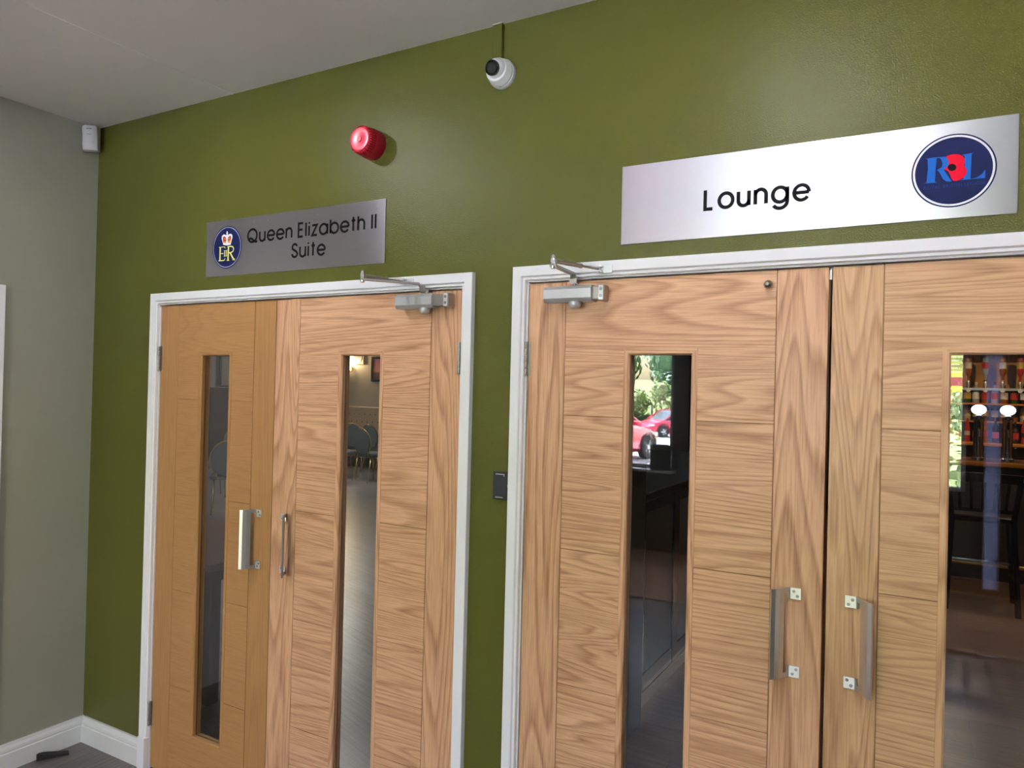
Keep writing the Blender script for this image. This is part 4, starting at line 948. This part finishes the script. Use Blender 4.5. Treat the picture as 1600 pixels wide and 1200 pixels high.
copy_tree(car1, None, 'farther red hatchback behind, mirrored above the nearer car', (-8.4, -36, GR(-36)), (0, 0, R(124)))
LEAFM = [plain('leaf_mid', (.14, .27, .09), .6, noise=.4, nscale=2), plain('leaf_blue_green', (.11, .22, .12), .6, noise=.4, nscale=2), plain('leaf_yellow_green', (.21, .27, .10), .6, noise=.4, nscale=2)]
BARK = plain('bark', (.05, .04, .03), .9, noise=.3)
rt_ = random.Random(3)
def tree(label, x_, y_, z_, h_, rad, mi, n_=2200, low=.12, name='tree', sz=.22):
    t = thing(name, label, 'tree' if name == 'tree' else 'shrub', (x_, y_, z_))
    b_ = MB(); b_.tube([(0, 0, -.3), (.1, 0, h_*.4), (-.05, .05, h_*.8)], .16, 7, rs=[.2*h_/8, .14*h_/8, .05*h_/8]); build('trunk', b_, BARK, t)
    c = MB(); bl = [(rt_.uniform(-.6, .6)*rad, rt_.uniform(-.5, .5)*rad, rt_.uniform(low, .9)*h_, rt_.uniform(.40, .62)*rad) for _ in range(12)]
    for i in range(n_):
        bx, by, bz, br = bl[i % 12]; d = Vector((rt_.gauss(0, 1), rt_.gauss(0, 1), rt_.gauss(0, 1))).normalized()
        p = Vector((bx, by, bz)) + d*br*rt_.uniform(.75, 1.05); a = Vector((rt_.gauss(0, 1), rt_.gauss(0, 1), rt_.gauss(0, 1))).normalized(); u = a.cross(d).normalized()*sz; w_ = (d+a*.4).cross(u).normalized()*sz*.6
        c.v += [tuple(p-u), tuple(p-w_), tuple(p+u), tuple(p+w_)]; k = len(c.v); c.f.append([k-4, k-3, k-2, k-1]); c.m.append(0); c.sm.append(False)
    for bx, by, bz, br in bl: c.sphere((bx, by, bz), br*.72, 8, 6)
    o = build('crown', c, LEAFM[mi], t, fix=False); o['kind'] = 'stuff'
lbs = ['at the left end of the tree row', 'left of the gap in the tree row', 'behind the farther red car', 'right behind the farther red car', 'in the middle of the tree row', 'straight out from the porch sidelight', 'right of the porch sidelight', 'at the right end of the tree row']
for i, x_ in enumerate((-27.5, -22, -16.5, -11.2, -5.5, 0, 5.4, 11)):
    tree('leafy green tree ' + lbs[i], x_, -47+(i % 2)*1.5, .6, 9+(i % 2)*1.5, 2.5, i % 2, n_=2600)
for i, x_ in enumerate((-21, -18, -15.6, -13.2, -10.6, 1.5, 4.3, 7.2)):
    tree('yellow green shrub ' + ['at the left end', 'second from the left', 'left of the farther car', 'right behind the farther car', 'right of the farther car', 'left of the banner board', 'behind the banner board', 'right of the banner board'][i] + ' on the grass bank', x_, -41.6, -.4, 2.7, 1.25, 2, 1500, .2, 'shrub', .14)
tree('low clipped hedge shrub standing out in the car park before the banner', 4.1, -13.6, -.15, 1.15, 1.1, 2, 1500, .3, 'shrub', .08)
lh = thing('leaflet_box', 'dark leaflet box standing on the porch window sill', 'box', (.955, -5.40, .871)); build('body', MB().box(-.095, .09, -.05, .06, 0, .25, c=.004), BLACKW, lh); build('leaflets', MB().box(-.08, .075, -.03, .04, .1, .262), GREYPN, lh)
fe = thing('wire_fence', 'grey post and rail fence along the grass bank', 'fence', (-14, -43.0, .3))
for k in range(9): build('post', MB().box(-8+k*2-.05, -8+k*2+.05, -.05, .05, 0, 1.35), GREYPN, fe)
for z_ in (.75, 1.15): build('rail', MB().box(-8, 8, -.02, .02, z_, z_+.07), SILV, fe)
bo = thing('banner_board', 'yellow and maroon banner board on posts out in the car park', 'banner', (4.0, -12, -.15))
build('maroon_band', MB().box(-.9, .9, -.015, .015, 2.05, 2.19), plain('maroon', (.22, .03, .04), .6), bo); build('upper_band', MB().box(-.9, .9, -.015, .015, 2.19, 2.27), plain('lime', (.42, .45, .05), .6), bo); build('lower_band', MB().box(-.9, .9, -.015, .015, 1.96, 2.05), plain('mustard', (.60, .50, .03), .6), bo)
LIME = [plain('lime_slat', (.28, .33, .05), .6), plain('olive_slat', (.15, .19, .04), .6)]
for k in range(9): build('slat', MB().box(-.9, .9, -.012, .012, 2.29+k*.06, 2.335+k*.06), LIME[k % 2], bo)
for sx in (-.86, .86): build('post', MB().box(sx-.03, sx+.03, -.045, -.015, 0, 2.84), SILV, bo)
